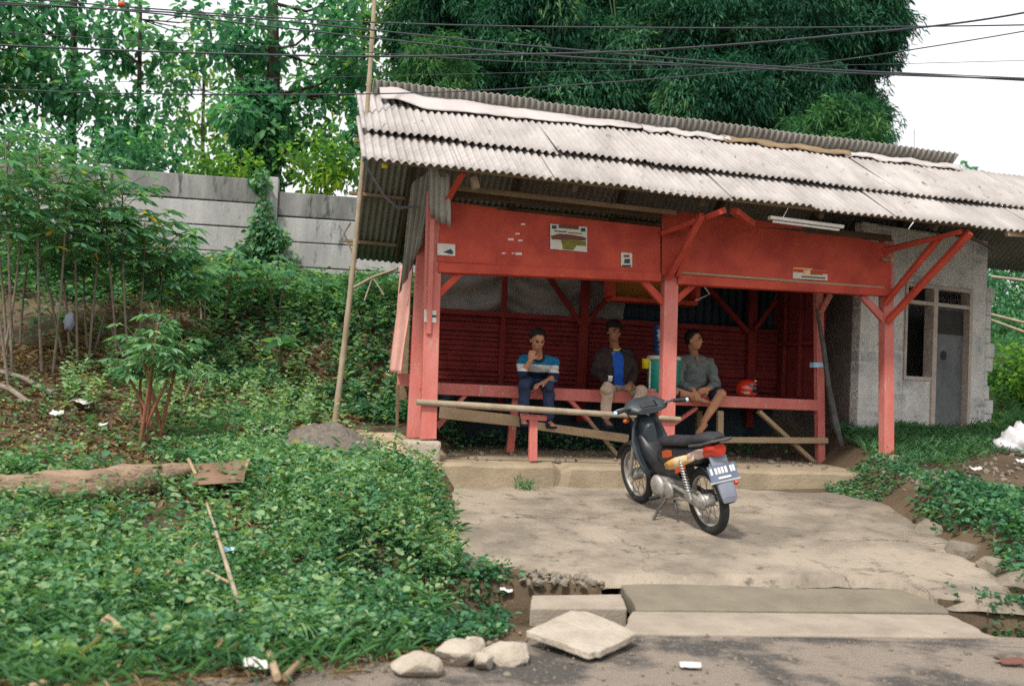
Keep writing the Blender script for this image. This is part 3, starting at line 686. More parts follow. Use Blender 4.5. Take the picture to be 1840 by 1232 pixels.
st = flat('sticker', 1425, 482, 1487, 500, -.085, M['paper'], SH, .008, 4); ink(1425, 482.3, 1487, 488.5, M['inkred'], st, sk=4); ink(1425, 480.5, 1460, 482.5, M['flame'], st, v=-.0884, sk=2)
ink(1447, 490, 1478, 493, M['inkgreen'], st, sk=1); ink(1440, 495.5, 1483, 498.0, M['inkbrown'], st, sk=3); ink(1444, 485, 1456, 494, M['flame'], st, v=-.0884)
for (x, y, r) in [(940, 403, 3), (930, 420, 3), (918, 430, 4), (935, 432, 3), (932, 456, 4.5), (905, 455, 2.5), (922, 455, 2)]:
    flat('bare_patch', x-r*1.3, y-r*.5, x+r*1.3, y+r*.5, -.0725, M['lenspink'], SH, .003)
# taped stick leaning at the inner post: black plastic wrapping
TS = tag(MB().tube([pv(1468, 555, .78), pv(1480, 625, .74), pv(1488, 690, .7), pv(1500, 755, .66), pv(1513, 800, .62)], [.02, .03, .033, .045, .03], 8).build('wrapped_pole', M['steel']),
         'dark plastic wrapped pole leaning on the inner right post', 'pole')
flat('tape', 1462, 651, 1483, 660, .845, M['sky_label'], SH, .09)
# wires on the left gable, yellow tag
tag(MB().tube([pv(652, 285, -.8), pv(668, 315, -.6), pv(690, 352, -.3), pv(715, 374, .1), pv(758, 370, .2)], .014).build('loose_cable', M['grey']), 'grey loose cable sagging under the left roof overhang', 'cable')
tag(MB().lathe(pv(691, 302, -.7), [(.028, 0), (.03, .03), (.012, .06), (.008, .12)], 10).build('yellow_tag', M['yellow']), 'small yellow plastic scrap dangling under the left eave', 'plastic scrap')
tag(MB().tube([pv(1735, 422, -.8), pv(1765, 437, -.7), pv(1795, 452, -.6)], .018).build('stick', M['darkwood']), 'short dark stick jutting out under the right eave', 'stick')
tag(MB().tube([pv(1250, 540, .4), pv(1275, 528, .5), pv(1262, 510, .2)], .008).build('thin_wire', M['paper']), 'pale thin wire looping under the right beam', 'wire')

# ================================================================== THE HUT
def blockmat():
    m = mat('block_wall', (.66, .63, .60), (.50, .48, .46), .95, 3.0, .38, .62, (.17, .18, .195), .60, 8, bump=1.2, bscale=20)
    n = m.node_tree; L = n.links; bs = n.nodes['Principled BSDF']
    tc = n.nodes.new('ShaderNodeTexCoord'); sp = n.nodes.new('ShaderNodeSeparateXYZ'); cb = n.nodes.new('ShaderNodeCombineXYZ')
    ad = n.nodes.new('ShaderNodeMath'); L.new(tc.outputs['Object'], sp.inputs[0]); L.new(sp.outputs[0], ad.inputs[0]); L.new(sp.outputs[1], ad.inputs[1])
    L.new(ad.outputs[0], cb.inputs[0]); L.new(sp.outputs[2], cb.inputs[1])
    bt = n.nodes.new('ShaderNodeTexBrick'); bt.inputs['Scale'].default_value = 1; bt.inputs['Brick Width'].default_value = .38; bt.inputs['Row Height'].default_value = .17
    bt.inputs['Mortar Size'].default_value = .022; bt.inputs['Mortar Smooth'].default_value = .4
    bt.inputs['Color1'].default_value = (.24, .25, .27, 1); bt.inputs['Color2'].default_value = (.42, .42, .425, 1); bt.inputs['Mortar'].default_value = (.56, .54, .5, 1)
    L.new(cb.outputs[0], bt.inputs['Vector'])
    nz = n.nodes.new('ShaderNodeTexNoise'); nz.inputs['Scale'].default_value = 1.7; nz.inputs['Detail'].default_value = 7; L.new(tc.outputs['Object'], nz.inputs['Vector'])
    mr = n.nodes.new('ShaderNodeMapRange'); mr.inputs[1].default_value = .37; mr.inputs[2].default_value = .49; L.new(nz.outputs[0], mr.inputs[0])
    old = bs.inputs['Base Color'].links[0].from_socket; mx = n.nodes.new('ShaderNodeMix'); mx.data_type = 'RGBA'
    L.new(mr.outputs[0], mx.inputs[0]); L.new(bt.outputs[0], mx.inputs[6]); L.new(old, mx.inputs[7]); L.new(mx.outputs[2], bs.inputs['Base Color'])
    return m
M['block'] = blockmat()
hp = at(1540, 775, 12.3); HA = math.radians(28)
HU = thing('block_hut', (hp[0], hp[1], hp[2]), 'small grey breeze block hut with an open window and a door, right of the shelter', 'hut', rot=(0, 0, HA), local=True)
hz = hp[2]
def hb(name, x0, x1, y0, y1, z0, z1, mt, par=HU, bev=.004): return MB().box(((x0+x1)/2, (y0+y1)/2, (z0+z1)/2), (x1-x0, y1-y0, z1-z0)).build(name, mt, par, bevel=bev)
b = MB()
def hbx(x0, x1, y0, y1, z0, z1): b.box(((x0+x1)/2, (y0+y1)/2, (z0+z1)/2), (x1-x0, y1-y0, z1-z0))
T = 1.92
hbx(0, .78, 0, .14, -.3, 2.6); hbx(.78, 1.30, 0, .14, -.3, .67); hbx(.78, 2.06, 0, .14, T, 2.6); hbx(2.06, 2.36, 0, .14, -.3, 2.6)
hbx(.14, 2.36, 2.46, 2.6, -.3, 2.2)
for k in range(13):                                   # toothed end of the front wall
    hbx(2.362, 2.362+random.choice([.06, .1, .16, .19]), .0, .14, -.3+k*.19, -.3+k*.19+.186) if k < 12 else None
b.build('wall', M['block'], HU, bevel=.01)
hb('side_wall', 0, .138, .142, 2.6, -.3, 2.2, mat('shaded_stained_render', (.17, .145, .13), (.10, .085, .078), .95, 3.2, .35, .65, (.26, .24, .22), .64, 7, bump=1.0, bscale=22))  # brown-grey stained side; the shelter roof's shade is painted into its colour
hb('floor', .14, 2.36, .14, 2.46, -.1, -.02, M['slabdark'])
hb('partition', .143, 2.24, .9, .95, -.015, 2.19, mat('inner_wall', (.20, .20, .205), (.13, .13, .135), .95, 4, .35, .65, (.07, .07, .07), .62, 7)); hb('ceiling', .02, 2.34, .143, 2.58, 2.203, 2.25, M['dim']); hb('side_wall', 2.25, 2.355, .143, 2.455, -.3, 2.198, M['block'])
fr = MB()
for x0, x1, z0 in ((.78, .82, .67), (1.30, 1.38, .0), (2.0, 2.06, .0)): fr.box(((x0+x1)/2, .055, (z0+T)/2), (x1-x0, .15, T-z0))
for x0, x1, z in ((.82, 1.30, T-.03), (1.38, 2.0, T-.03), (.82, 1.30, T-.25), (1.38, 2.0, T-.25), (.82, 1.30, .695)): fr.box(((x0+x1)/2, .053, z), (x1-x0, .14, .05))
fr.build('door_frame', M['frame'], HU, bevel=.004)
dr = hb('door', 1.385, 1.995, .075, .105, .0, T-.28, mat('grey_door', (.17, .175, .185), (.11, .115, .12), .9, 4, .35, .65, (.06, .055, .055), .6, 6, bump=.4, bscale=30))
hb('upper_panel', 1.39, 1.99, .068, .074, T-.62, T-.30, M['dim'], dr)
b = MB().lathe((0, 0, 0), [(.045, 0), (.06, .004), (.03, .006)], 9, np.array(Matrix.Rotation(math.pi/2, 3, 'X')))  # flat dark disc, its colour stands in for the shade inside a hole
MB().add([np.array(p)*np.array([1, 1, 1.1])+np.array([1.62, .073, 1.02]) for p in b.v], b.f).build('hole_shade_disc', M['dim'], dr)
MB().add([np.array([p[2]*-1-.002, p[0]+.95, p[1]*1.2+1.22]) for p in b.v], b.f).build('hole_shade_disc', M['dim'], HU)

# ================================================================== PRECAST WALL ON THE BANK
M['walltop'] = mat('stained_precast_concrete', (.27, .27, .265), (.12, .125, .12), .95, 3.4, .32, .62, (.06, .065, .06), .55, 6, bump=.5, bscale=60, stretch=(1, 1, .22))
FD = np.array([.990, .139, 0]); FN = np.array([-.139, .990, 0]); F0 = np.array([-3.66, 14.75, 0])
FW = thing('concrete_wall', F0+np.array([0, 0, 2.6]), 'grey precast concrete panel wall on top of the bank behind the plants', 'wall')
RF = np.column_stack([FD, FN, [0, 0, 1]])
tops = {-5: 4.36, -4: 4.34, -3: 4.33, -2: 4.32, -1: 4.30, 0: 4.13, 1: 4.0, 2: 3.85}
for k in range(-5, 4):
    p = F0+FD*2.38*k; zt_ = max(tops.get(k, 3.8), tops.get(k-1, 3.8))+.03
    MB().box(p+np.array([0, 0, (zt_+2)/2]), (.17, .17, zt_-2), RF).build('post', M['wall'], FW, bevel=.012)
    if k < 3:
        MB().box(p+FD*1.19+FN*.05+np.array([0, 0, tops[k]-.03-1.1]), (2.3, .02, 2.2), RF).build('added_joint_backing', M['dim'], FW)  # added dark sheet that keeps daylight out of the panel joints
        for j in range(6):
            h = .37; c = p+FD*1.19+FN*.02*random.uniform(-.4, .4)+np.array([0, 0, tops[k]-h*(j+.5)])
            o = MB().box(c, (2.2, .055, h-.014), RF @ np.array(Matrix.Rotation(random.uniform(-.005, .005), 3, 'Y'))).build('panel', M['wall'] if j else M['walltop'], FW, bevel=.012)

# ================================================================== PEOPLE
def nrm(a): a = np.array(a, float); return a/(np.linalg.norm(a)+1e-9)
def limb(b, pts, rad, n=12):
    b.tube(pts, rad, n)
    for p, r in zip(pts, rad): b.ell(p, r, None, 12, 8)
def frame3(f, up):
    f = nrm(f); r = nrm(np.cross(f, up)); u = np.cross(r, f); return np.column_stack([r, f, u])
def head(b, c, R, s=1.):
    k = lambda x, y, z: c+R @ (np.array([x, y, z])*s)
    b.ell(k(0, -.012, .028), np.array([.074, .094, .088])*s, R, 18, 12)
    b.ell(k(0, .022, -.035), np.array([.060, .068, .080])*s, R, 14, 10)
    b.ell(k(0, .045, -.082), np.array([.034, .036, .030])*s, R)
    b.ell(k(0, .082, .022), np.array([.052, .014, .012])*s, R)
    b.tube([k(0, .082, .012), k(0, .100, -.022)], [.009*s, .015*s], 8); b.ell(k(0, .102, -.024), np.array([.018, .014, .011])*s, R)
    for q in (-1, 1):
        b.ell(k(.076*q, -.008, -.008), np.array([.010, .018, .032])*s, R); b.ell(k(.040*q, .058, -.022), np.array([.022, .022, .02])*s, R)
    b.ell(k(0, .087, -.055), np.array([.024, .012, .008])*s, R); b.ell(k(0, .085, -.067), np.array([.02, .012, .008])*s, R)
def face(root, c, R, s=1.):
    k = lambda x, y, z: c+R @ (np.array([x, y, z])*s)
    for q in (-1, 1):
        MB().ell(k(.031*q, .0835, .003), np.array([.013, .006, .0055])*s, R).build('eye', M['hair'], root)
        MB().tube([k(.014*q, .094, .021), k(.034*q, .093, .026), k(.052*q, .080, .020)], [.004, .005, .003], 6).build('eyebrow', M['hair'], root)
    MB().ell(k(0, .0965, -.061), np.array([.023, .004, .0042])*s, R).build('mouth', M['lip'], root)
def hair(root, c, R, s=1., low=0., vol=1., mt=None):
    b = MB(); b.ell((0, 0, 0), (1, 1, 1), None, 28, 20); V = []; 
    P = [np.array(p)*np.array([.088, .110, .108])*vol for p in b.v]
    keep = lambda p: p[2] > -.075+low+(p[1]+.035)*1.05 - (.02 if abs(p[0]) > .055 and p[1] < .03 else 0)
    F = [f for f in b.f if all(keep(P[i]) for i in f)]
    P = [p*(1+.03*math.sin(p[0]*160+p[1]*90)*math.sin(p[2]*140)) for p in P]
    used = sorted({i for f in F for i in f}); mp = {i: n for n, i in enumerate(used)}
    o = MB().add([c+R @ ((P[i]+np.array([0, -.012, .030]))*s) for i in used], [tuple(mp[i] for i in f) for f in F], True).build('hair', mt or M['hair'], root)
    k = o.modifiers.new('thickness', 'SOLIDIFY'); k.thickness = .014; k.offset = -1
    return o
def hand(b, wrist, d, pn, side=1, curl=.6):
    d = nrm(d); pn = nrm(np.array(pn)-d*(np.array(pn) @ d)); s = np.cross(d, pn)*side
    R = np.column_stack([s, d, pn]); wrist = np.array(wrist, float)
    b.ell(wrist+d*.048, (.040, .055, .016), R, 12, 8); b.tube([wrist, wrist+d*.03], [.026, .028], 10)
    for i, (o_, L) in enumerate(((-.030, .070), (-.010, .080), (.011, .075), (.031, .058))):
        p = wrist+d*(.088-abs(o_)*.25)+s*o_; q = p+(d*math.cos(curl)+pn*math.sin(curl)+s*o_*2)*L*.5
        e = q+(d*math.cos(curl*2.1)+pn*math.sin(curl*2.1))*L*.5
        b.tube([p-d*.02, p, q, e], [.011, .0105, .0095, .008], 8); b.ell(q, .0095, None, 8, 6); b.ell(e, .008, None, 8, 6)
    p = wrist+d*.028-s*.036; q = p+(d*.7-s*.6+pn*.35)*.038; e = q+(d*.85+pn*.5-s*.05)*.03
    b.tube([p, q, e], [.014, .012, .009], 8); b.ell(q, .012, None, 8, 6); b.ell(e, .009, None, 8, 6)
def foot(b, ankle, d, r=1., bare=False):
    d = nrm(d); up = np.array([0, 0, 1.]); d = nrm(d); R = frame3(d, up)
    k = lambda x, y, z: np.array(ankle)+R @ np.array([x, y, z])
    b.ell(k(0, -.025, -.045), np.array([.034, .045, .040])*r, R); b.ell(k(0, .06, -.052), np.array([.042, .085, .032])*r, R); b.ell(k(0, .12, -.062), np.array([.044, .06, .022])*r, R)
    b.tube([k(0, 0, .03), k(0, .0, -.03), k(0, .06, -.045)], [.036*r, .036*r, .03*r], 10)
    if bare:
        for i, (x, L, rr) in enumerate(((-.030, .05, .013), (-.010, .048, .009), (.006, .043, .009), (.020, .036, .008), (.033, .027, .008))):
            b.tube([k(x, .14, -.064), k(x*1.1, .14+L, -.068)], rr, 8); b.ell(k(x*1.1, .14+L, -.068), rr, None, 8, 6)
def torso(b, P, N, sl, sr, g=0., fat=1.):
    up = nrm(N-P); L = np.linalg.norm(N-P); x = nrm(sr-sl); f = np.cross(up, x); R = np.column_stack([x, np.cross(up, x), up])
    k = lambda t: P+up*L*t
    b.ell(k(.06), (.155+g, .125+g, .12+g), R, 16, 10); b.ell(k(.35), (.140*fat+g, .112*fat+g, .16+g), R, 16, 10); b.ell(k(.64), (.155+g, .112+g, .15+g), R, 16, 10)
    m_ = (sl+sr)/2
    limb(b, [sl, m_+(N-m_)*.15, sr], [.058+g, .085+g, .058+g]); b.ell(k(.8), (.15+g, .095+g, .08+g), R, 16, 10)
    b.tube([m_+(N-m_)*.1, N], [.09+g, .062+g*.7], 14)
PPL = 'men sitting on the shelter bench'
# ---- man in a striped polo shirt
hc = pv(966, 611, .70); P = pv(963, 684, 1.13); N = pv(967, 639, .84); sl = pv(939, 648, .92); sr = pv(996, 650, .94)
R = frame3(-VD*1+UD*.05+np.array([0, 0, -.38]), [0, 0, 1.])
r1 = thing('person', pv(963, 690, .95), 'man in striped blue and white polo shirt and jeans, leaning forward, hand at chin', 'person', PPL)
b = MB(); head(b, hc, R); b.tube([N-np.array([0, 0, .05]), N, hc-R @ np.array([0, .02, .05])], [.062, .054, .055], 12); torso(b, P, N, sl, sr, -.01)
el, hl = pv(938, 672, .60), pv(953, 648, .56); er, hr = pv(995, 678, .74), pv(977, 688, .56)
limb(b, [sl, el, hl], [.048, .040, .027]); limb(b, [sr, er, hr], [.048, .040, .027])
hand(b, hl, np.array([0.15, -.05, .9]), VD+UD*.5, 1, .75); hand(b, hr, nrm(pv(962, 691, .5)-hr), [0, 0, -1], -1, .4)
hipl, kl, al = pv(952, 690, 1.08), pv(943, 690, .60), pv(940, 750, .66)
hipr, kr, ar = pv(978, 692, 1.08), pv(985, 693, .60), pv(987, 754, .68)
for h_, k_, a_ in ((hipl, kl, al), (hipr, kr, ar)):
    limb(b, [h_, k_, a_], [.078, .055, .036]); foot(b, a_, -VD+UD*(.1 if k_ is kr else -.1), .95)
blob(b, 'body', M['skin'], r1, .0075)
face(r1, hc, R); hair(r1, hc, R, low=.0, vol=1.02)
b = MB(); torso(b, P, N-np.array([0, 0, .02]), sl, sr, .006); 
limb(b, [sl, sl+(el-sl)*.98, el+(hl-el)*.12], [.066, .058, .05]); limb(b, [sr, sr+(er-sr)*.98, er+(hr-er)*.15], [.066, .058, .05])
sm = mat('striped_jersey', (.01, .14, .29), (.012, .17, .33), .85, 20, bump=.3, bscale=40)
n_ = sm.node_tree; tc = n_.nodes.new('ShaderNodeTexCoord'); sp = n_.nodes.new('ShaderNodeSeparateXYZ'); mr = n_.nodes.new('ShaderNodeMapRange')
zz = lambda py: float(pv(966, py, .85)[2]-ORG[r1][2])
mr.inputs[1].default_value = zz(690); mr.inputs[2].default_value = zz(630)
cr = n_.nodes.new('ShaderNodeValToRGB'); cr.color_ramp.interpolation = 'CONSTANT'; e = cr.color_ramp.elements
for p_, c_ in zip((0, .16, .36, .58), ((.012, .17, .40, 1), (.012, .018, .045, 1), (.60, .57, .56, 1), (.010, .15, .29, 1))):
    k = e[0] if p_ == 0 else (e[1] if p_ == .16 else e.new(p_)); k.position = p_; k.color = c_
n_.links.new(tc.outputs['Object'], sp.inputs[0]); n_.links.new(sp.outputs[2], mr.inputs[0]); n_.links.new(mr.outputs[0], cr.inputs[0]); n_.links.new(cr.outputs[0], n_.nodes['Principled BSDF'].inputs['Base Color'])
crumple(blob(b, 'polo_shirt', sm, r1, .009), .006)
b = MB(); b.torus(N+np.array([0, 0, -.015]), .066, (.014, .022), nrm(N-P), 20, 6); b.build('collar', M['navy'], r1)
b = MB(); torso(b, P-np.array([0, 0, .02]), P+(N-P)*.25, P+(sl-P)*.05, P+(sr-P)*.05, .0)
b = MB(); Rp = frame3(-VD, [0, 0, 1.]); b.ell(P+np.array([0, 0, -.01]), (.165, .135, .115), Rp, 16, 10)
for h_, k_, a_ in ((hipl, kl, al), (hipr, kr, ar)): limb(b, [h_, k_, k_+(a_-k_)*.9], [.094, .072, .062])
crumple(blob(b, 'jeans', M['denim'], r1, .009), .006)
for a_, q in ((al, -.1), (ar, .1)):
    b = MB(); foot(b, a_-np.array([0, 0, .01]), -VD+UD*q, 1.12); blob(b, 'shoe', M['navy'], r1, .009)
# ---- man in a dark jacket
hc = pv(1103, 596, 1.12); P = pv(1108, 696, 1.22); N = pv(1105, 623, 1.2); sl = pv(1079, 637, 1.22); sr = pv(1131, 639, 1.22)
R = frame3(-VD*1+UD*.12+np.array([0, 0, -.06]), [0, 0, 1.])
r2 = thing('person', pv(1108, 702, 1.1), 'man in a dark open jacket over a blue jersey with a black cap, sitting upright', 'person', PPL)
b = MB(); head(b, hc, R); b.tube([N-np.array([0, 0, .06]), N, hc-R @ np.array([0, .02, .05])], [.062, .052, .054], 12); torso(b, P, N, sl, sr, -.01)
el, hl = pv(1071, 668, 1.12), pv(1092, 688, .82); er, hr = pv(1140, 670, 1.1), pv(1132, 690, .82)
limb(b, [sl, el, hl], [.048, .038, .026]); limb(b, [sr, er, hr], [.048, .038, .026])
hand(b, hl, np.array([.1, -.9, -.1]) , [0, 0, -1], 1, .7); hand(b, hr, np.array([-.3, -.9, -.15]), [0, 0, -1], -1, .5)
hipl, kl, al = pv(1096, 704, 1.15), pv(1091, 698, .66), pv(1089, 752, .72)
hipr, kr, ar = pv(1122, 705, 1.15), pv(1152, 704, .74), pv(1140, 760, .74)
for h_, k_, a_ in ((hipl, kl, al), (hipr, kr, ar)):
    limb(b, [h_, k_, a_], [.078, .055, .036]); foot(b, a_, -VD, .95)
blob(b, 'body', M['skin2'], r2, .0075)
face(r2, hc, R); hair(r2, hc, R, low=-.004, vol=1.02)
b = MB(); k = lambda x, y, z: hc+R @ np.array([x, y, z])
cp = MB(); cp.ell((0, 0, 0), (1, 1, 1), None, 28, 16); Pp = [np.array(p)*np.array([.092, .114, .096]) for p in cp.v]; F = [f for f in cp.f if all(Pp[i][2] > -.002 for i in f)]
us_ = sorted({i for f in F for i in f}); mp_ = {i: n for n, i in enumerate(us_)}
b.add([hc+R @ (Pp[i]+np.array([0, -.012, .055])) for i in us_], [tuple(mp_[i] for i in f) for f in F], True)
o = b.build('cap', M['hair'], r2); o.modifiers.new('thickness', 'SOLIDIFY').thickness = .008
b = MB(); b.ell(k(0, .115, .058), (.066, .05, .007), R, 16, 8); b.build('peak', M['hair'], o)
b = MB(); torso(b, P, N-np.array([0, 0, .03]), sl+(N-sl)*.06, sr+(N-sr)*.06, .003); crumple(blob(b, 'jersey', M['blue'], r2, .009), .004)
b = MB(); b.torus(N+np.array([0, 0, -.022]), .064, (.010, .012), nrm(nrm(N-P)-VD*.25), 20, 6); b.build('neckband', M['yellow'], r2)
b = MB(); x = nrm(sr-sl); up = nrm(N-P)
for q, s_ in ((-1, sl), (1, sr)):
    c_ = P+(N-P)*.1+x*q*.125; limb(b, [s_+np.array([0, 0, .012])-x*q*.036, P+(N-P)*.5+x*q*.105-VD*.02, c_-VD*.035+np.array([0, 0, -.02])], [.085, .092, .098])
    limb(b, [N-np.array([0, 0, .045])+x*q*.06-VD*.02, P+(N-P)*.62+x*q*.095-VD*.055, P+(N-P)*.2+x*q*.115-VD*.06], [.04, .055, .06])
limb(b, [sl, el, el+(hl-el)*.85], [.072, .062, .046]); limb(b, [sr, er, er+(hr-er)*.85], [.072, .062, .046])
b.ell(P+(N-P)*.45+VD*.08, (.16, .09, .25), frame3(-VD, [0, 0, 1.])); crumple(blob(b, 'jacket', M['jacket'], r2, .009), .007)
b = MB(); b.ell(P+np.array([0, 0, -.01]), (.165, .135, .11), Rp, 16, 10)
for h_, k_, a_ in ((hipl, kl, al), (hipr, kr, ar)): limb(b, [h_, k_, k_+(a_-k_)*.85], [.094, .074, .06])
crumple(blob(b, 'trousers', M['khaki'], r2, .009), .007)
for a_ in (al, ar):
    b = MB(); foot(b, a_-np.array([0, 0, .01]), -VD, 1.12); blob(b, 'shoe', M['navy'], r2, .009)
c_ = hl+np.array([.02, -.075, .02]); tag(MB().lathe(c_, [(.022, 0), (.028, .06), (.030, .065)], 14).build('paper_cup', M['white']), 'small white cup in the hand of the man in the dark jacket', 'cup')
# ---- barefoot man in a grey shirt
hc = pv(1247, 611, 1.06); P = pv(1248, 700, 1.22); N = pv(1247, 636, 1.16); sl = pv(1221, 648, 1.2); sr = pv(1275, 652, 1.16)
R = frame3(-VD*.8+UD*.75+np.array([0, 0, .05]), [0, 0, 1.])
r3 = thing('person', pv(1250, 708, 1.05), 'barefoot man in grey shirt and navy shorts, looking aside, one leg hanging down', 'person', PPL)
b = MB(); head(b, hc, R); b.tube([N-np.array([0, 0, .06]), N, hc-R @ np.array([0, .02, .05])], [.062, .052, .054], 12); torso(b, P, N, sl, sr, -.01)
el, hl = pv(1221, 690, 1.06), pv(1247, 700, .80); er, hr = pv(1287, 690, 1.04), pv(1274, 698, .74)
limb(b, [sl, el, hl], [.048, .038, .026]); limb(b, [sr, er, hr], [.048, .038, .026])
hand(b, hl, np.array([.35, -.5, -.75]), VD, 1, .5); hand(b, hr, np.array([-.75, -.4, -.3]), VD, -1, .5)
hipr, kr, ar = pv(1262, 706, 1.14), pv(1296, 708, .72), pv(1264, 758, .66)
hipl, kl, al = pv(1236, 707, 1.14), pv(1212, 703, .86), pv(1250, 712, .78)
limb(b, [hipr, kr, kr+(ar-kr)*.35, ar], [.080, .062, .058, .034]); foot(b, ar, nrm(np.array([-.55, -.75, -.35])), .95, True)
limb(b, [hipl, kl, al], [.078, .058, .036]); foot(b, al+np.array([0, 0, .02]), nrm(np.array([.9, -.35, -.1])), .9, True)
blob(b, 'body', M['skin'], r3, .0075)
face(r3, hc, R); hair(r3, hc, R, low=.004, vol=.99)
b = MB(); torso(b, P, N-np.array([0, 0, .035]), sl, sr, .010, 1.05)
limb(b, [sl, el, el+(hl-el)*.8], [.07, .062, .044]); limb(b, [sr, er, er+(hr-er)*.8], [.07, .064, .046]); crumple(blob(b, 'shirt', M['greyshirt'], r3, .009), .007)
b = MB(); b.prism([N+UD*(-.022)-VD*.085+np.array([0, 0, -.03]), N+UD*.028-VD*.085+np.array([0, 0, -.03]), N+UD*.004-VD*.135+np.array([0, 0, -.13])], -VD*.01); b.build('open_collar', M['skin2'], r3)
b = MB(); b.ell(P+np.array([0, 0, -.01]), (.165, .14, .11), Rp, 16, 10); limb(b, [hipr, hipr+(kr-hipr)*.82], [.098, .086]); limb(b, [hipl, hipl+(kl-hipl)*.85], [.096, .082]); crumple(blob(b, 'shorts', M['navy'], r3, .009), .006)

# ================================================================== THINGS ON THE BENCH
BZ = 1.402
j = pl(1191, 690, 1.10); jc = W(j[0], 1.10, BZ)
JG = thing('drink_dispenser', jc, 'teal cylindrical drink dispenser with a cream rim, standing on the bench behind the centre post', 'drink dispenser')
MB().lathe(jc, [(.185, 0), (.188, .02), (.192, .03), (.198, .39), (.196, .40)], 36).build('tank', M['teal'], JG)
MB().lathe(jc+np.array([0, 0, .40]), [(.204, 0), (.206, .03), (.19, .045), (.12, .048)], 36).build('lid', M['lid'], JG)
MB().box(jc-UD*.187-VD*.05+np.array([0, 0, .2]), (.022, .03, .36), np.column_stack([UD, VD, [0, 0, 1]])).build('handle', M['lid'], JG, bevel=.006)
MB().tube([jc-VD*.185+np.array([0, 0, .07]), jc-VD*.23+np.array([0, 0, .07]), jc-VD*.235+np.array([0, 0, .04])], .012).build('tap', M['lid'], JG)
gb = jc+np.array([0, 0, .449])
GB = thing('water_bottle', gb, 'dark blue ribbed gallon water bottle standing on the teal dispenser', 'water bottle')
pr = [(.10, 0), (.135, .02), (.142, .05)]
for k in range(5): pr += [(.142, .06+k*.055), (.135, .075+k*.055), (.135, .095+k*.055), (.142, .11+k*.055)]
pr += [(.142, .34), (.12, .375), (.05, .39)]
MB().lathe(gb, pr, 32).build('bottle', M['bottle'], GB)
bl = MB(); A0, A1 = math.radians(228), math.radians(262); V = []; 
for i in range(8):
    for z in (.20, .31): a_ = A0+(A1-A0)*i/7; V.append(gb+np.array([math.cos(a_)*.1455, math.sin(a_)*.1455, z]))
o = np_mesh('label', V, grid_faces(8, 2), M['sky_label'], GB, smooth=True); o.modifiers.new('thickness', 'SOLIDIFY').thickness = .003
yc = jc-UD*.235+np.array([0, 0, .285])-VD*.03
YM = tag(MB().lathe(yc, [(.042, 0), (.050, .11), (.054, .115), (.046, .112), (.040, .01)], 20).build('mug', M['yellow']), 'bright yellow plastic mug hooked on the side of the teal dispenser', 'mug')
MB().torus(yc+UD*.048+np.array([0, 0, .06]), .022, .006, VD, 16, 6).build('handle', M['yellow'], YM)
h = pl(1342, 712, 1.2); hc = W(h[0], 1.2, BZ+.10)
HM = thing('helmet', hc-np.array([0, 0, .10]), 'red motorcycle helmet resting on the right part of the bench', 'helmet')
R = frame3(UD*.93-VD*.36, [0, 0, 1.]); b = MB(); s0 = MB(); s0.ell((0, 0, 0), (1, 1, 1), None, 32, 22)
Pp = [np.array(p)*np.array([.118, .14, .118]) for p in s0.v]
F = [f for f in s0.f if not all(Pp[i][1] > .045 and -.055 < Pp[i][2] < .05 for i in f) and not all(Pp[i][2] < -.088 for i in f)]
o = MB().add([hc+R @ p for p in Pp], F, True).build('shell', M['helmetred'], HM); o.modifiers.new('thickness', 'SOLIDIFY').thickness = .012
Fv = [f for f in s0.f if all(Pp[i][1] > .04 and -.06 < Pp[i][2] < .055 for i in f)]; us_ = sorted({i for f in Fv for i in f}); mp_ = {i: n for n, i in enumerate(us_)}
MB().add([hc+R @ (Pp[i]*.985) for i in us_], [tuple(mp_[i] for i in f) for f in Fv], True).build('visor', M['visor'], HM)
MB().ell(hc+R @ np.array([.05, .09, .10]), (.03, .02, .015), R).build('vent', M['lenspink'], HM)
MB().add([hc+R @ (p*1.012) for p in Pp], [f for f in s0.f if all(abs(Pp[i][0]) > .085 and -.07 < Pp[i][2] < -.02 and Pp[i][1] < .03 for i in f)], True).build('graphic', M['lenspink'], HM)
MB().tube([hc+R @ np.array([.119, .05, .045]), hc+R @ np.array([.127, .02, .045])], .02).build('hinge', M['grey'], HM)

# ================================================================== MOTORCYCLE
hd = math.atan2(1.15, -.463)
pz = 8.5; mp0 = at(1277, 960, pz)
BK = thing('motorcycle', (mp0[0], mp0[1], float(H(mp0[0], mp0[1], False))+.036), 'black motorcycle with orange and cream side graphics, parked on the driveway', 'motorcycle',
           rot=(-.20, -.082, hd), local=True)
def loft(secs, n=14, e=2.6):
    V = []; F = []
    for (x, hw, z0, z1, yo) in secs:
        for k in range(n):
            a = 2*math.pi*k/n; c, s = math.cos(a), math.sin(a)
            V.append((x, yo+hw*math.copysign(abs(c)**(2/e), c), (z0+z1)/2+(z1-z0)/2*math.copysign(abs(s)**(2/e), s)))
    for i in range(len(secs)-1):
        for k in range(n): F.append((i*n+k, i*n+(k+1) % n, (i+1)*n+(k+1) % n, (i+1)*n+k))
    return MB().add(V, F, True).add(V[:n], [tuple(range(n))]).add(V[-n:], [tuple(range(n))])
YA = np.array([0, 1., 0])
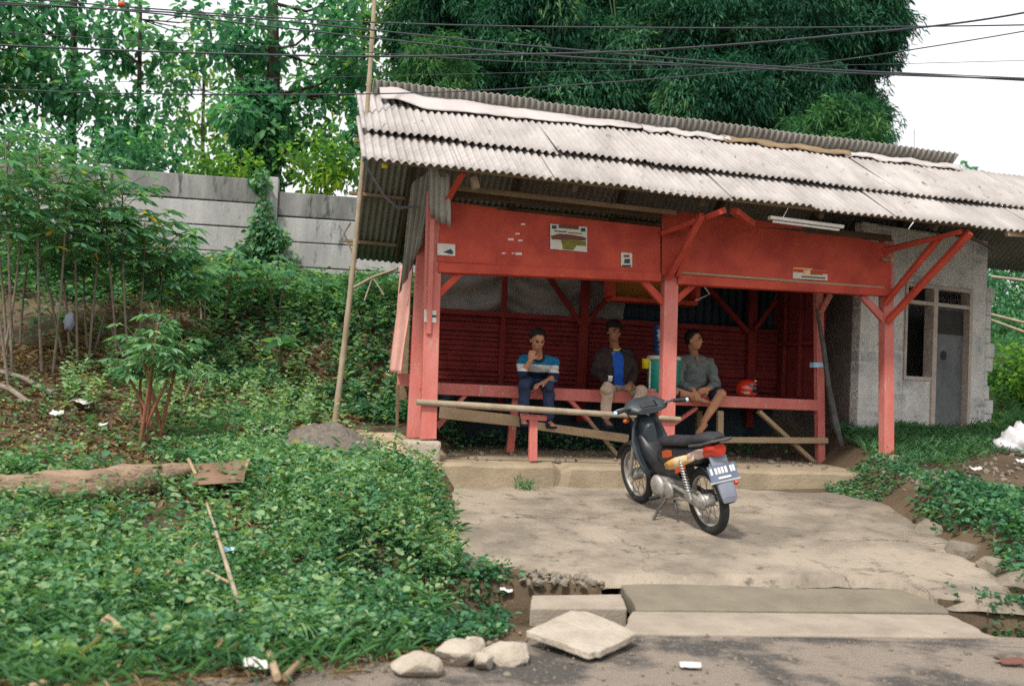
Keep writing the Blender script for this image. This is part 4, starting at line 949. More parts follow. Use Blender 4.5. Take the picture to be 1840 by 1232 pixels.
def wheel(cx, name, w=.038):
    o = MB().torus((cx, 0, .29), .252, (.038, w), YA, 48, 12).build(name, M['rubber'], BK)
    MB().torus((cx, 0, .29), .212, (.013, .026), YA, 48, 8).build('rim', M['alu'], o)
    b = MB()
    for k in range(18):
        a = 2*math.pi*k/18; s = 1 if k % 2 else -1
        b.tube([(cx+.04*math.cos(a+.4*s), .03*s, .29+.04*math.sin(a+.4*s)), (cx+.205*math.cos(a), .006*s, .29+.205*math.sin(a))], .0028, 5)
    b.build('spokes', M['steel'], o); MB().lathe((cx, -.055, .29), [(.03, 0), (.058, .015), (.058, .095), (.03, .11)], 24, np.array([[1, 0, 0], [0, 0, 1], [0, -1, 0.]])).build('hub', M['alu'], o)
wheel(0, 'rear_wheel', .040); wheel(1.23, 'front_wheel', .034)
loft([(.30, .085, .42, .56, 0), (.50, .10, .40, .62, 0), (.66, .11, .38, .56, 0), (.86, .11, .46, .66, 0), (.98, .10, .58, .82, 0)]).build('body_cover', M['black'], BK)
loft([(.62, .10, .50, .66, 0), (.45, .125, .50, .72, 0), (.2, .135, .55, .755, 0), (-.05, .115, .62, .79, 0), (-.15, .075, .70, .82, 0), (-.19, .04, .76, .82, 0)]).build('tail_cover', M['black'], BK)
# side graphics, both flanks
for s in (1, -1):
    g = MB(); lo = [(.44, .51), (.36, .515), (.24, .545), (.10, .605), (-.04, .665)]; hi = [(.46, .55), (.36, .60), (.24, .648), (.10, .69), (-.04, .718)]
    V = []; hw = lambda x: np.interp(x, [-.27, -.05, .2, .45, .62], [.075, .115, .135, .125, .10])
    for (x0, z0), (x1, z1) in zip(lo, hi): V += [(x0, s*(hw(x0)+.004), z0), (x1, s*(hw(x1)+.004), z1)]
    F = [(2*i, 2*i+2, 2*i+3, 2*i+1) for i in range(len(lo)-1)]
    o = MB().add(V, F, True).build('side_graphic', M['flame'], BK); o.modifiers.new('thickness', 'SOLIDIFY').thickness = .006
    V = []
    for x, z0, z1 in ((.48, .60, .66), (.38, .62, .69), (.30, .645, .70)): V += [(x, s*(hw(x)+.003), z0), (x, s*(hw(x)+.003), z1)]
    for x, z0, z1 in ((.26, .50, .55), (.18, .53, .575), (.10, .565, .60)): V += [(x, s*(hw(x)+.006), z0), (x, s*(hw(x)+.006), z1)]
    o = MB().add(V, [(0, 2, 3, 1), (2, 4, 5, 3), (6, 8, 9, 7), (8, 10, 11, 9)]).build('orange_stripe', M['orange'], BK); o.modifiers.new('thickness', 'SOLIDIFY').thickness = .006
loft([(.60, .07, .66, .72, 0), (.52, .115, .68, .775, 0), (.30, .13, .72, .80, 0), (.12, .135, .75, .83, 0), (-.02, .13, .775, .885, 0), (-.17, .10, .81, .905, 0), (-.27, .06, .84, .89, 0)]).build('seat', M['seatv'], BK)
MB().tube([(-.02, .14, .79), (-.17, .125, .82), (-.29, .09, .86), (-.32, 0, .865), (-.29, -.09, .86), (-.17, -.125, .82), (-.02, -.14, .79)], .013).build('grab_rail', M['steel'], BK)
TAIL0 = set(BK.children)
loft([(-.12, .088, .655, .75, 0), (-.24, .092, .665, .80, 0), (-.32, .065, .70, .80, 0)]).build('tail_light', M['lens'], BK)
for s in (1, -1): loft([(-.02, .02, .64, .69, s*.115), (-.14, .024, .65, .745, s*.09), (-.21, .015, .68, .76, s*.085)], 10).build('indicator', M['lenspink'], BK)
# number plate, bracket, mud flap
Rt = np.array(Matrix.Rotation(math.radians(24), 3, 'Y'))
MB().box((-.30, 0, .65), (.02, .16, .10), Rt).build('plate_bracket', M['grey'], BK, bevel=.006)
pc = np.array([-.345, 0, .57]); PL_ = MB().box(pc, (.006, .27, .13), Rt).build('number_plate', M['plate'], BK, bevel=.004)
pk = lambda y, z: pc+Rt @ np.array([-.0045, y, z])
for (y0, y1, z) in ((.118, .098, .018), (.075, .055, .018), (.045, .022, .018), (.013, -.008, .018), (-.02, -.042, .018), (-.07, -.088, .018), (-.095, -.115, .018)):
    MB().box(pk((y0+y1)/2, z), (.004, abs(y1-y0), .052), Rt).build('plate_mark', M['white'], PL_)
MB().box(pk(.0, -.042), (.004, .12, .016), Rt).build('plate_mark', M['white'], PL_)
MB().box(pc+Rt @ np.array([.004, 0, -.073]), (.012, .29, .014), Rt).build('plate_rim', M['chrome'], PL_)
loft([(-.25, .07, .60, .64, 0), (-.32, .075, .50, .60, 0), (-.40, .075, .36, .44, 0), (-.415, .068, .33, .38, 0)], 12, 4).build('mud_flap', M['grey'], BK)
MB().ell((-.37, -.10, .47), (.018, .022, .022)).build('reflector', M['lens'], BK)
for o in set(BK.children)-TAIL0: o.location = (.07, 0, .02)
# swing arm, chain case, shocks
for s in (1, -1):
    MB().bar((.48, .10*s, .34), (-.02, .085*s, .285), .045, .022, (0, 0, 1)).build('swing_arm', M['steel'], BK, bevel=.006)
    sh = MB().tube([(.17, .125*s, .64), (.06, .125*s, .31)], .014, 10).build('shock_absorber', M['chrome'], BK)
    b = MB(); P_ = [np.array([.165, .125*s, .625])*(1-t)+np.array([.085, .125*s, .385])*t for t in np.linspace(0, 1, 90)]
    P_ = [p+np.array([.024*math.cos(i*.75), .024*math.sin(i*.75), 0]) for i, p in enumerate(P_)]; b.tube(P_, .005, 6); b.build('spring', M['chrome'], sh)
loft([(.50, .018, .29, .38, .085), (.3, .018, .275, .37, .085), (.05, .018, .24, .345, .085), (-.06, .014, .25, .32, .085)], 12, 3).build('chain_case', M['alu'], BK)
MB().lathe((0, .05, .29), [(.055, 0), (.075, .01), (.06, .03), (.02, .04)], 24, np.array([[1, 0, 0], [0, 0, 1], [0, -1, 0.]])).build('brake_drum', M['alu'], BK)
# engine
en = loft([(.42, .09, .24, .38, 0), (.50, .115, .21, .42, 0), (.64, .12, .21, .42, 0), (.72, .10, .25, .38, 0)], 16, 3).build('engine', M['alu'], BK)
MB().lathe((.60, .115, .315), [(.105, 0), (.108, .02), (.09, .04), (.04, .05)], 24, np.array([[1, 0, 0], [0, 0, 1], [0, -1, 0.]])).build('crank_cover', M['alu'], en)
MB().lathe((.45, .105, .31), [(.085, 0), (.085, .02), (.06, .03)], 20, np.array([[1, 0, 0], [0, 0, 1], [0, -1, 0.]])).build('sprocket_cover', M['alu'], en)
b = MB()
for k in range(6): b.box((.74+.028*k, 0, .325), (.012, .13-.004*k, .12))
b.box((.81, 0, .325), (.17, .085, .09)); b.build('cylinder', M['steel'], en, bevel=.003)
MB().tube([(.85, -.03, .28), (.75, -.09, .19), (.5, -.13, .20), (.25, -.15, .25)], .018).tube([(.30, -.16, .25), (-.10, -.18, .34)], .042, 14).build('exhaust', M['steel'], BK)
MB().tube([(.56, -.2, .235), (.56, .2, .235)], .012).tube([(.56, .15, .235), (.56, .25, .235)], .02).tube([(.56, -.15, .235), (.56, -.25, .235)], .02).build('foot_peg', M['rubber'], BK)
MB().tube([(.50, .10, .23), (.52, .20, .13), (.53, .25, .045)], [.014, .012, .014]).build('side_stand', M['steel'], BK)
MB().tube([(.42, .08, .22), (.36, .10, .12)], .012).build('centre_stand', M['steel'], BK)
# front: leg shield, cowl, fork, mudguard, handlebar
V = []; n = 11
for (x, z, hw, bow) in ((.80, .34, .10, .03), (.86, .44, .15, .05), (.93, .56, .18, .07), (.985, .68, .18, .08), (1.0, .80, .14, .07), (.985, .88, .10, .05)):
    for k in range(n):
        t = k/(n-1)*2-1; V.append((x-bow*abs(t)**2.2, hw*t, z+.01*t*t))
o = np_mesh('leg_shield', V, grid_faces(6, n), M['cowl'], BK, smooth=True); o.modifiers.new('thickness', 'SOLIDIFY').thickness = .018
loft([(.86, .05, .62, .82, 0), (.94, .085, .60, .90, 0), (1.03, .085, .66, .90, 0), (1.08, .05, .72, .84, 0)]).build('steering_cover', M['cowl'], BK)
loft([(.84, .13, .93, .985, 0), (.90, .22, .92, 1.03, 0), (.98, .20, .90, 1.07, 0), (1.06, .11, .91, 1.04, 0), (1.10, .06, .94, 1.0, 0)]).build('headlight_cowl', M['cowl'], BK)
MB().ell((1.09, 0, .96), (.025, .075, .05)).build('headlight', M['lenspink'], BK)
loft([(.845, .085, .985, 1.0, 0), (.90, .09, .995, 1.045, 0)], 12).build('instrument_panel', M['visor'], BK)
hb_ = MB().tube([(.82, .35, 1.0), (.86, .24, 1.01), (.92, .12, .98), (.92, -.12, .98), (.86, -.24, 1.01), (.82, -.35, 1.0)], .012).build('handlebar', M['steel'], BK)
for s in (1, -1):
    MB().tube([(.845, .25*s, 1.007), (.815, .36*s, .998)], .019, 10).build('grip', M['rubber'], hb_)
    MB().tube([(.90, .22*s, 1.01), (.90, .30*s, 1.005), (.875, .37*s, .995)], .007).build('lever', M['chrome'], hb_)
    MB().ell((.812, .372*s, .997), (.014, .022, .02)).build('bar_end', M['sky_label'], hb_)
    MB().tube([(.90, .2*s, 1.0), (1.0, .16*s, .93), (1.04, .08*s, .82), (1.0, .06*s, .66)], .006).build('control_cable', M['rubber'], BK)
    MB().tube([(1.03, .075*s, .76), (1.23, .075*s, .29)], [.018, .022], 12).build('fork_leg', M['chrome'], BK)
    MB().ell((1.03, .16*s, .86), (.03, .035, .02)).build('front_indicator', M['orange'], BK)
V = []
for i in range(20):
    a = math.radians(20+i*7.2)
    for k in range(7):
        t = k/6*2-1; V.append((1.23+(.315-.02*t*t)*math.cos(a), .06*t, .29+(.315-.02*t*t)*math.sin(a)))
o = np_mesh('front_mudguard', V, grid_faces(20, 7), M['black'], BK, smooth=True); o.modifiers.new('thickness', 'SOLIDIFY').thickness = .005
V = []
for i in range(16):
    a = math.radians(60+i*7.5)
    for k in range(7):
        t = k/6*2-1; V.append(((.325-.02*t*t)*math.cos(a), .07*t, .29+(.325-.02*t*t)*math.sin(a)))
o = np_mesh('rear_mudguard', V, grid_faces(16, 7), M['black'], BK, smooth=True); o.modifiers.new('thickness', 'SOLIDIFY').thickness = .005

# ================================================================== PLANTS
def ongr(px, py, lift=0.):
    q = ray(px, py); q = q/q[1]
    for y in np.arange(4.2, 40, .02):
        p = CAM+q*y
        if p[2] < float(H(p[0], p[1]))+lift: return p
    return CAM+q*40
def unit(v): return v/(np.linalg.norm(v, axis=-1, keepdims=True)+1e-9)
def pn(x, y, s=1., k=0.):
    x = x*s+k; y = y*s-k
    return .5+.25*(np.sin(1.3*x+2.1*y)+np.sin(2.7*x-1.7*y+1)+.6*np.sin(5.1*x+4.3*y+2)+.5*np.sin(9.7*x-8.1*y))/1.6
def leafset(name, base, ax, L, Wd, mt, parent=None, tint=None, droop=.15, fold=.22):
    n = len(base); ax = unit(ax); r = unit(rng.normal(size=(n, 3))*.6+np.array([0, 0, 1.])); sd = unit(np.cross(ax, r)); nm = np.cross(sd, ax)
    L = np.broadcast_to(L, n)[:, None]; Wd = np.broadcast_to(Wd, n)[:, None]; dz = np.array([0, 0, 1.])
    V = np.empty((n, 6, 3)); V[:, 0] = base; V[:, 3] = base+ax*L-dz*L*droop
    for a, b_, t, k in ((1, 5, .28, .42), (2, 4, .62, .46)):
        mid = base+ax*L*t-dz*L*droop*t*t; V[:, a] = mid+sd*Wd*k+nm*Wd*fold; V[:, b_] = mid-sd*Wd*k+nm*Wd*fold
    if tint is None: tint = rng.random(n)
    q = (np.arange(n)*6)[:, None]; F = np.concatenate([q+np.array([0, 1, 2, 3]), q+np.array([0, 3, 4, 5])], 1).reshape(-1, 4)
    return np_mesh(name, V.reshape(-1, 3), F, mt, parent, np.clip(np.repeat(tint, 2), 0, 1))
def crown_pts(lumps, per, sig=.75):
    B, A = [], []
    for (c, r) in lumps:
        r = np.array(r if not np.isscalar(r) else (r, r, r)); d = unit(rng.normal(size=(per, 3))); rad = rng.uniform(.35, 1, (per, 1))**.5
        B.append(np.array(c)+d*r*rad); A.append(d*.7+rng.normal(size=(per, 3))*.5+np.array([0, 0, -.35]))
    return np.concatenate(B), np.concatenate(A)
def in_ell(c, r, n, hollow=.0):
    d = unit(rng.normal(size=(n, 3))); return np.array(c)+d*np.array(r)*(hollow+(1-hollow)*rng.random((n, 1))**.45)
def tree(name, base, top, r0, crowns, per, L, Wd, mt, label, cat='tree', group=None, nbr=8, lump=.42, lumps=40, bark='bark', trunkname='trunk', bend=.15, droop=.2):
    t = thing(name, base, label, cat, group); base = np.array(base); top = np.array(top)
    b = MB(); mid = (base+top)/2+np.array([random.uniform(-bend, bend), 0, 0])
    P = [base*(1-s)**2+2*mid*s*(1-s)+top*s*s for s in np.linspace(0, 1, 9)]; R_ = [r0*(1-.7*s) for s in np.linspace(0, 1, 9)]; b.tube(P, R_, 9)
    LS = []
    for (c, r, k) in crowns:
        pts = in_ell(c, r, int(lumps*k), .25); LS += [(p, lump*random.uniform(.6, 1.25)) for p in pts]
        for p in pts[:nbr]:
            s = P[int(np.clip(np.searchsorted([q[2] for q in P], p[2]-.8), 2, 7))]; m_ = (s+p)/2+np.array([0, 0, -.15])
            b.tube([s, m_, p], [r0*.18, r0*.12, r0*.04], 6)
    b.build(trunkname, M[bark], t)
    B, A = crown_pts(LS, per); n = len(B)
    tn = np.repeat(rng.normal(.42, .2, len(LS)), per)+rng.normal(0, .16, n)
    leafset('crown', B, A, rng.uniform(.7, 1.25, n)*L, rng.uniform(.7, 1.2, n)*Wd, mt, t, tn, droop)
    return t
P3 = lambda px, py, d: at(px, py, d)
def gnd(px, d):
    p = at(px, 400, d); return np.array([p[0], p[1], float(H(p[0], p[1]))])
# ---- broadleaf trees beyond the wall
k18 = 18/FPX
def cr_(px, py, d, rx, rz, k=1.): return (P3(px, py, d), (rx*d/FPX, .9+rx*d/FPX*.4, rz*d/FPX), k)
tree('broadleaf_tree', gnd(492, 17), P3(488, -160, 17), .19, [cr_(560, 60, 17.2, 130, 110, 1.0), cr_(600, 200, 17.6, 110, 90, .8), cr_(455, 240, 16.8, 50, 95, .6), cr_(430, 110, 17.2, 60, 60, .35)], 40, .165, .10, M['treel'],
     'tall tree with a thick dark trunk wrapped in creepers behind the concrete wall', 'tree', lumps=29, lump=.38)
tree('broadleaf_tree', gnd(258, 18), P3(256, -120, 18), .07, [cr_(240, 90, 18, 110, 90, .9), cr_(250, 215, 18, 95, 70, .6), cr_(400, 20, 18.3, 60, 40, .25)], 40, .165, .10, M['treel'],
     'slender tree with a thin straight stem behind the left part of the wall', 'tree', lumps=25, lump=.36)
tree('broadleaf_tree', gnd(125, 17.4), P3(135, -160, 17.4), .10, [cr_(70, 50, 17.4, 120, 90, 1.0), cr_(150, 170, 17.4, 90, 70, .55), cr_(30, 170, 17, 80, 80, .7)], 40, .165, .10, M['treel'],
     'dense leafy tree leaning over the left end of the wall', 'tree', lumps=25, lump=.36)
tree('broadleaf_tree', gnd(-60, 16.6), P3(-40, -160, 16.6), .12, [cr_(-30, 80, 16.6, 120, 150, 1.2)], 40, .165, .10, M['treel'], 'leafy tree at the far left edge, cut by the picture', 'tree', lumps=25, lump=.4)
tree('broadleaf_tree', gnd(655, 20), P3(650, -120, 20), .09, [cr_(655, 130, 20, 75, 150, 1.0), cr_(690, 20, 20, 50, 50, .3)], 40, .165, .10, M['treey'],
     'bright yellow green tree standing behind the pole and the bamboo edge', 'tree', lumps=25, lump=.36)
tree('broadleaf_tree', gnd(375, 24), P3(370, 40, 24), .08, [cr_(380, 240, 24, 95, 70, .8), cr_(320, 120, 24, 70, 60, .3), cr_(470, 170, 24, 60, 90, .4)], 40, .165, .10, M['treey'],
     'light green sparse tree far behind the wall, letting the white sky through', 'tree', lumps=25, lump=.42)
# undergrowth just behind the wall
for i, (px, py, d, rx, rz, mt, lab) in enumerate([
    (420, 315, 16.2, 70, 38, 'treey', 'low yellow green bush spilling over the wall beside the thick trunk'),
    (580, 300, 16, 70, 50, 'treey', 'bright bush growing over the lower right bay of the wall'),
    (250, 275, 16, 80, 40, 'treel', 'dark green bush above the middle of the wall'),
    (90, 270, 15.8, 100, 50, 'treel', 'dark bush above the left end of the wall'),
    (690, 250, 16.5, 60, 90, 'treel', 'tall dark bush between the wall and the shelter roof')]):
    c = P3(px, py, d); tree('bush', gnd(px, d), c, .03, [cr_(px, py, d, rx, rz)], 30, .11, .075, M[mt], lab, 'bush', nbr=6, lump=.28, lumps=34, trunkname='stem')
# creepers on the thick trunk
t = thing('creeper', gnd(470, 16.6), 'dense creeper hanging on the thick trunk behind the wall', 'creeper')
LS = [(P3(462+random.uniform(-28, 26), random.uniform(150, 330), 16.7), random.uniform(.2, .32)) for _ in range(40)]
B, A = crown_pts(LS, 70); n = len(B); leafset('foliage', B, A+np.array([0, -.4, -.6]), rng.uniform(.08, .14, n), rng.uniform(.07, .11, n), M['treel'], t, rng.normal(.35, .2, n))
MB().tube([gnd(475, 16.7), P3(478, 150, 16.75)], .03).build('stem', M['bark'], t)
# ---- bamboo
BG = 'bamboo clumps behind the shelter'
def bamboo(px0, d, lobes, per, mt, label, Lf=.15, Wf=.030, nl=40, lump=.46, culms=7):
    g = gnd(px0, d); t = thing('bamboo_clump', g, label, 'bamboo', BG); LS = []; b = MB()
    for (px, py, rx, rz) in lobes:
        c = P3(px, py, d+random.uniform(-.6, .6)); pts = in_ell(c, (rx*d/FPX, rx*d/FPX*.8, rz*d/FPX), int(nl*rx*rz/9000)+5, .35)
        LS += [(p, np.array([1, 1, .85])*lump*random.uniform(.55, 1.2)) for p in pts]
    for k in range(culms):
        px, py, rx, rz = random.choice(lobes); e = P3(px+random.uniform(-.6, .6)*rx, py-rz*.6, d); s = g+np.array([random.uniform(-.5, .5), random.uniform(-.4, .4), 0])
        m_ = np.array([s[0]*.75+e[0]*.25, s[1], (s[2]+e[2])/2+.8]); P_ = [s*(1-q)**2+2*m_*q*(1-q)+e*q*q for q in np.linspace(0, 1, 10)]
        b.tube(P_, [.04*(1-.8*q) for q in np.linspace(0, 1, 10)], 7)
    b.build('culms', M['culm'], t)
    B, A = crown_pts(LS, per); n = len(B); tn = np.repeat(rng.normal(.45, .30, len(LS)), per)+rng.normal(0, .13, n)
    SP = []                                                # loose sprays standing out of the mass
    for (px, py, rx, rz) in lobes:
        c = P3(px, py, d); dd = unit(rng.normal(size=(9, 3))); R_ = np.array([rx, rx*.8, rz])*d/FPX
        for q in dd:
            for k in range(3): SP.append((c+q*R_*(1.0+.13*k)+np.array([0, 0, -.05*k*k]), lump*(.42-.08*k)))
    B2, A2 = crown_pts(SP, 34); B = np.concatenate([B, B2]); A = np.concatenate([A, A2]); tn = np.concatenate([tn, rng.normal(.5, .2, len(B2))]); n = len(B)
    A = A*1.3+np.array([0, 0, -.25])
    leafset('foliage', B, A, rng.uniform(.7, 1.3, n)*Lf, rng.uniform(.8, 1.2, n)*Wf, mt, t, tn, .25, .1)
    return t
BL = [
 (790, 19.5, [(770, 40, 60, 90), (830, 80, 80, 110), (850, 180, 80, 70)], 'bamb', 'bamboo clump at the left end of the bamboo thicket, right of the tall pole'),
 (960, 19.0, [(950, 60, 90, 110), (980, 170, 80, 60), (910, 0, 70, 60)], 'bamb', 'dark bamboo clump rising above the white ridge sheet'),
 (1120, 19.8, [(1100, 40, 90, 100), (1130, 150, 90, 80), (1060, 190, 60, 50)], 'bamb', 'bamboo clump above the middle of the long roof, left of the thicket centre'),
 (1270, 19.2, [(1260, 50, 90, 100), (1280, 170, 90, 70)], 'bamb', 'bamboo clump above the roof at the centre of the thicket'),
 (1410, 20.0, [(1400, 30, 90, 110), (1420, 150, 85, 80), (1370, 210, 70, 40)], 'bamb', 'dark bamboo clump behind the round light green one'),
 (1530, 20.6, [(1530, 20, 75, 70), (1520, 110, 58, 80), (1532, 200, 42, 60), (1585, 18, 48, 42), (1560, 75, 40, 50), (1560, 240, 30, 40)], 'bamb', 'feathery bamboo clump at the right end of the thicket against the white sky')]
for px, d, lob, mt, lab in BL: bamboo(px, d, lob, 270, M[mt], lab)
bamboo(1500, 17.5, [(1500, 225, 62, 42), (1470, 255, 60, 30), (1540, 255, 30, 25)], 200, M['bamby'], 'rounded light green bamboo clump low over the right part of the roof', .15, .026, 60, .34, 4)
bamboo(790, 17.0, [(790, 120, 55, 55), (770, 175, 60, 40)], 170, M['bamby'], 'soft light green bamboo clump beside the top of the pole', .16, .028, 60, .36, 4)
for px, lob, lab in [(900, [(850, 90, 120, 150), (1000, 80, 120, 150)], 'deep shaded bamboo clump at the back left of the thicket'),
                     (1250, [(1180, 90, 140, 150), (1330, 90, 130, 150), (1440, 120, 80, 120)], 'deep shaded bamboo clump at the back right of the thicket')]:
    bamboo(px, 22.5, lob, 75, M['bamb'], lab, .42, .10, 30, .75, 5)
# small sparse tree far right, bush right of the hut
tree('distant_tree', np.append(at(1735, 500, 40)[:2], 3.4), P3(1738, 320, 40), .06, [cr_(1735, 325, 40, 26, 22, .3), cr_(1765, 338, 40, 26, 10, .1)], 30, .26, .15, M['treel'], 'small sparse treetop showing above the right end of the roof', lumps=40, lump=.4)
for i, (px, py, d, rx, rz, mt, lab) in enumerate([
    (1850, 560, 19, 75, 115, 'treel', 'tall dark bush on the slope behind the hut, at the right edge'),
    (1800, 530, 21, 45, 75, 'treel', 'dark bush just visible between the hut wall and the roof end'),
    (1835, 700, 16, 55, 60, 'treey', 'mid green bush beside the right wall of the hut'),
    (1900, 640, 17, 70, 90, 'treel', 'dark bush beyond the right edge of the picture')]):
    c = P3(px, py, d); tree('bush', gnd(px, d), c, .04, [cr_(px, py, d, rx, rz)], 60, .10, .06, M[mt], lab, 'bush', nbr=6, lump=.3, lumps=45, trunkname='stem')
for i, (y0, y1) in enumerate(((497, 505), (565, 582), (575, 600))):
    tag(MB().tube([P3(1782, y0, 15.6), P3(1850, y1, 15)], .022).build('bare_pole', M['bamboo']), ['pale bare bamboo pole highest of the three beside the hut', 'pale bare bamboo pole in the middle of the three beside the hut', 'pale bare bamboo pole lowest of the three beside the hut'][i], 'bamboo pole', 'bare bamboo poles right of the hut')

# ---- cassava
def cassava(base, tips, nleaf, mt, label, stem='palestem', r=.016, ls=.13, spread=.3, drop=.28, group='cassava plants on the left bank', low=.45):
    t = thing('cassava_plant', base, label, 'cassava plant', group); b = MB(); B, A, L = [], [], []; pb = MB()
    for tp in tips:
        tp = np.array(tp); s0 = np.array(base)+np.array([random.uniform(-.12, .12), random.uniform(-.1, .1), -.03]); mid = (s0+tp)/2+np.array([random.uniform(-.12, .12), random.uniform(-.08, .08), 0])
        P_ = [s0*(1-q)**2+2*mid*q*(1-q)+tp*q*q for q in np.linspace(0, 1, 10)]; b.tube(P_, [r*(1-.5*q) for q in np.linspace(0, 1, 10)], 7)
        for k in range(nleaf):
            q = random.uniform(low, 1)**.8; i = min(8, int(q*9)); o_ = P_[i]*(1-(q*9-i))+P_[i+1]*(q*9-i); a = random.uniform(0, 6.28)
            d = np.array([math.cos(a), math.sin(a), random.uniform(.1, .8)]); e = o_+unit(d)*spread*random.uniform(.6, 1.2); pb.tube([o_, (o_+e)/2+np.array([0, 0, .03]), e], .0035, 4)
            out = unit(np.array([d[0], d[1], -drop])); nml = unit(np.array([d[0]*drop, d[1]*drop, 1])); sd = np.cross(nml, out); nl = random.choice([5, 6, 7]); l0 = ls*random.uniform(.7, 1.25)
            for m_ in range(nl):
                th = (m_/(nl-1)-.5)*math.radians(250); B.append(e); A.append(out*math.cos(th)+sd*math.sin(th)+nml*random.uniform(-.15, .05)); L.append(l0*(1-.28*abs(m_/(nl-1)-.5)*2))
    b.build('stem', M[stem], t); pb.build('leaf_stalks', M['culm'], t); n = len(B); L = np.array(L)
    tn = rng.normal(.45, .2, n); tn[rng.random(n) > .985] = 1
    leafset('foliage', np.array(B), np.array(A), L, L*.27, mt, t, tn, .18, .15); return t
cas = [(15, 645, 10.6, [(-20, 330), (40, 290)], 'far left'), (80, 655, 10.3, [(70, 270), (120, 330)], ''), (150, 640, 10.9, [(130, 330), (190, 380)], ''), (215, 640, 10.9, [(220, 340), (180, 300)], ''),
       (10, 680, 9.8, [(10, 250), (-60, 300)], ''), (262, 640, 11.3, [(260, 400), (300, 430)], ''), (300, 620, 11.6, [(285, 460), (330, 480)], ''), (110, 640, 11.2, [(100, 400), (60, 420)], ''),
       (40, 640, 11.6, [(20, 420), (70, 350)], ''), (180, 640, 11.6, [(150, 440), (215, 450)], ''), (420, 560, 12.6, [(415, 480), (460, 500)], ''), (500, 555, 12.8, [(480, 490), (520, 500)], ''), (360, 580, 12.4, [(350, 470), (385, 490)], '')]
labs = ['tall cassava plant at the very left edge with its crown reaching above the wall foot', 'cassava plant with two bright crowns overlapping the dark wall panel at left', 'cassava plant before the left wall post with drooping crowns', 'cassava plant just right of the left wall post, lighter crown',
        'tallest cassava plant at the left edge, nearest to the road', 'thin cassava plant against the grey wall with a small crown', 'short cassava plant below the wall, rightmost of the left stand', 'low crowned cassava plant in the middle of the left stand',
        'cassava plant deep behind the stems at the left edge', 'shaded cassava plant between the pale stems of the left stand', 'small cassava plant on the bank under the vine covered wall post', 'small cassava plant on the bank top right of the vine covered wall post', 'small cassava plant on the bank under the bare middle of the wall']
for (px, py, d, tips, _), lab in zip(cas, labs):
    p = at(px, py, d); p[2] = float(H(p[0], p[1])); cassava(p, [at(x, y, d+random.uniform(-.3, .1)) for x, y in tips], 50 if d < 12 else 18, M['cass'], lab, ls=.165, spread=.36, low=.52)
p = ongr(268, 800); cassava(p, [at(240, 600, p[1]), at(285, 578, p[1]-.1), at(328, 612, p[1]), at(215, 655, p[1]+.1), at(278, 625, p[1]-.2), at(315, 660, p[1]-.1), at(255, 650, p[1]+.2)], 22, M['cassw'],
     'bright low cassava shrub with reddish stems standing alone in the middle of the bank', 'redstem', .020, .115, .15, .25, low=.74)
p = ongr(330, 755); cassava(p, [at(352, 665, p[1]), at(375, 672, p[1])], 5, M['cassw'], 'small leafy cassava shoot right of the lone bright shrub', 'palestem', .014, .11, .16, .35, low=.75)
p = ongr(505, 690); b = thing('leafy_plant', p, 'single broad leaved plant on the dry face of the bank', 'plant')
c0 = np.array([at(505, 620, p[1]-.2)]*9); a_ = np.array([[math.cos(k*.7), math.sin(k*.7)-.5, .5+.3*(k % 3)] for k in range(9)]); leafset('foliage', c0, a_, .32, .11, M['cassw'], b, None, .5); MB().tube([p, c0[0]], .012).build('stem', M['culm'], b)

# ---- vines on the wall posts
for px, y0, y1, wpx, n_, lab in [(474, 318, 505, 17, 26, 'ivy climbing over the wall post in the middle of the picture'), (180, 290, 420, 16, 8, 'thin ivy on the left wall post')]:
    t = thing('ivy', at(px, y1, 14.5), lab, 'ivy'); LS = []
    for k in range(n_):
        s = random.random()**.6; py = y0+(y1-y0)*s; LS.append((at(px+random.gauss(0, wpx*(.3+1.9*s*s)), py, 14.5), random.uniform(.10, .2)*(1+.4*s)))
    B, A = crown_pts(LS, 55); n = len(B); leafset('foliage', B, A+np.array([0, -.5, -.3]), rng.uniform(.06, .11, n), rng.uniform(.05, .08, n), M['weed'], t, rng.normal(.35, .18, n))
    MB().tube([at(px, y1+20, 14.55), at(px-4, y0+20, 14.55)], .012).build('stem', M['bark'], t)

# ---- ground cover
def cover(name, x0, x1, y0, y1, N, hgt, L, Wf, mt, label, cat, dens=None, up=.45, lean=None, droop=.25, pk=0., tb=0., tint=None, hs=1.1, var=0.):
    x = rng.uniform(x0, x1, N); y = rng.uniform(y0, y1, N); k = rng.random(N) < (dens(x, y) if dens else 1); x, y = x[k], y[k]; n = len(x)
    patch = pn(x, y, hs, pk); fine = np.clip(pn(x, y, 3.6, pk+4), 0, 1)**2; h = hgt*(.15+.9*patch+1.1*fine); z = H(x, y)+rng.random(n)**.8*h
    B = np.column_stack([x, y, z]); a = rng.uniform(0, 2*math.pi, n); A = np.column_stack([np.cos(a), np.sin(a), rng.normal(up, .35, n)])
    tn = (tint if tint is not None else .30)+.34*(pn(x, y, 2.3, 3+pk)-.5)+tb+rng.normal(0, .17, n)+.22*((z-H(x, y))/np.maximum(h, .01)-.5)*0
    o = leafset(name, B, A, rng.uniform(.65, 1.35, n)*(sz := np.exp(var*np.clip(rng.normal(size=n), -1.5, 1.3))*(1+.5*var*(pn(x, y, 2.7, 13)-.5)*2))*L, rng.uniform(.75, 1.25, n)*sz*Wf, mt, None, tn, droop); o['kind'] = 'stuff'; tag(o, label, cat); return o
g_pile = at(590, 812, 9.3)
def ramp_(v, a, b): return np.clip((v-a)/(b-a), 0, 1)
roadedge = lambda x: np.interp(x, [-300, -6, -3.5, -2, -1.2, -.4, .3, .75], [4.2, 4.2, 4.25, 4.45, 4.85, 5.35, 5.85, 6.02])
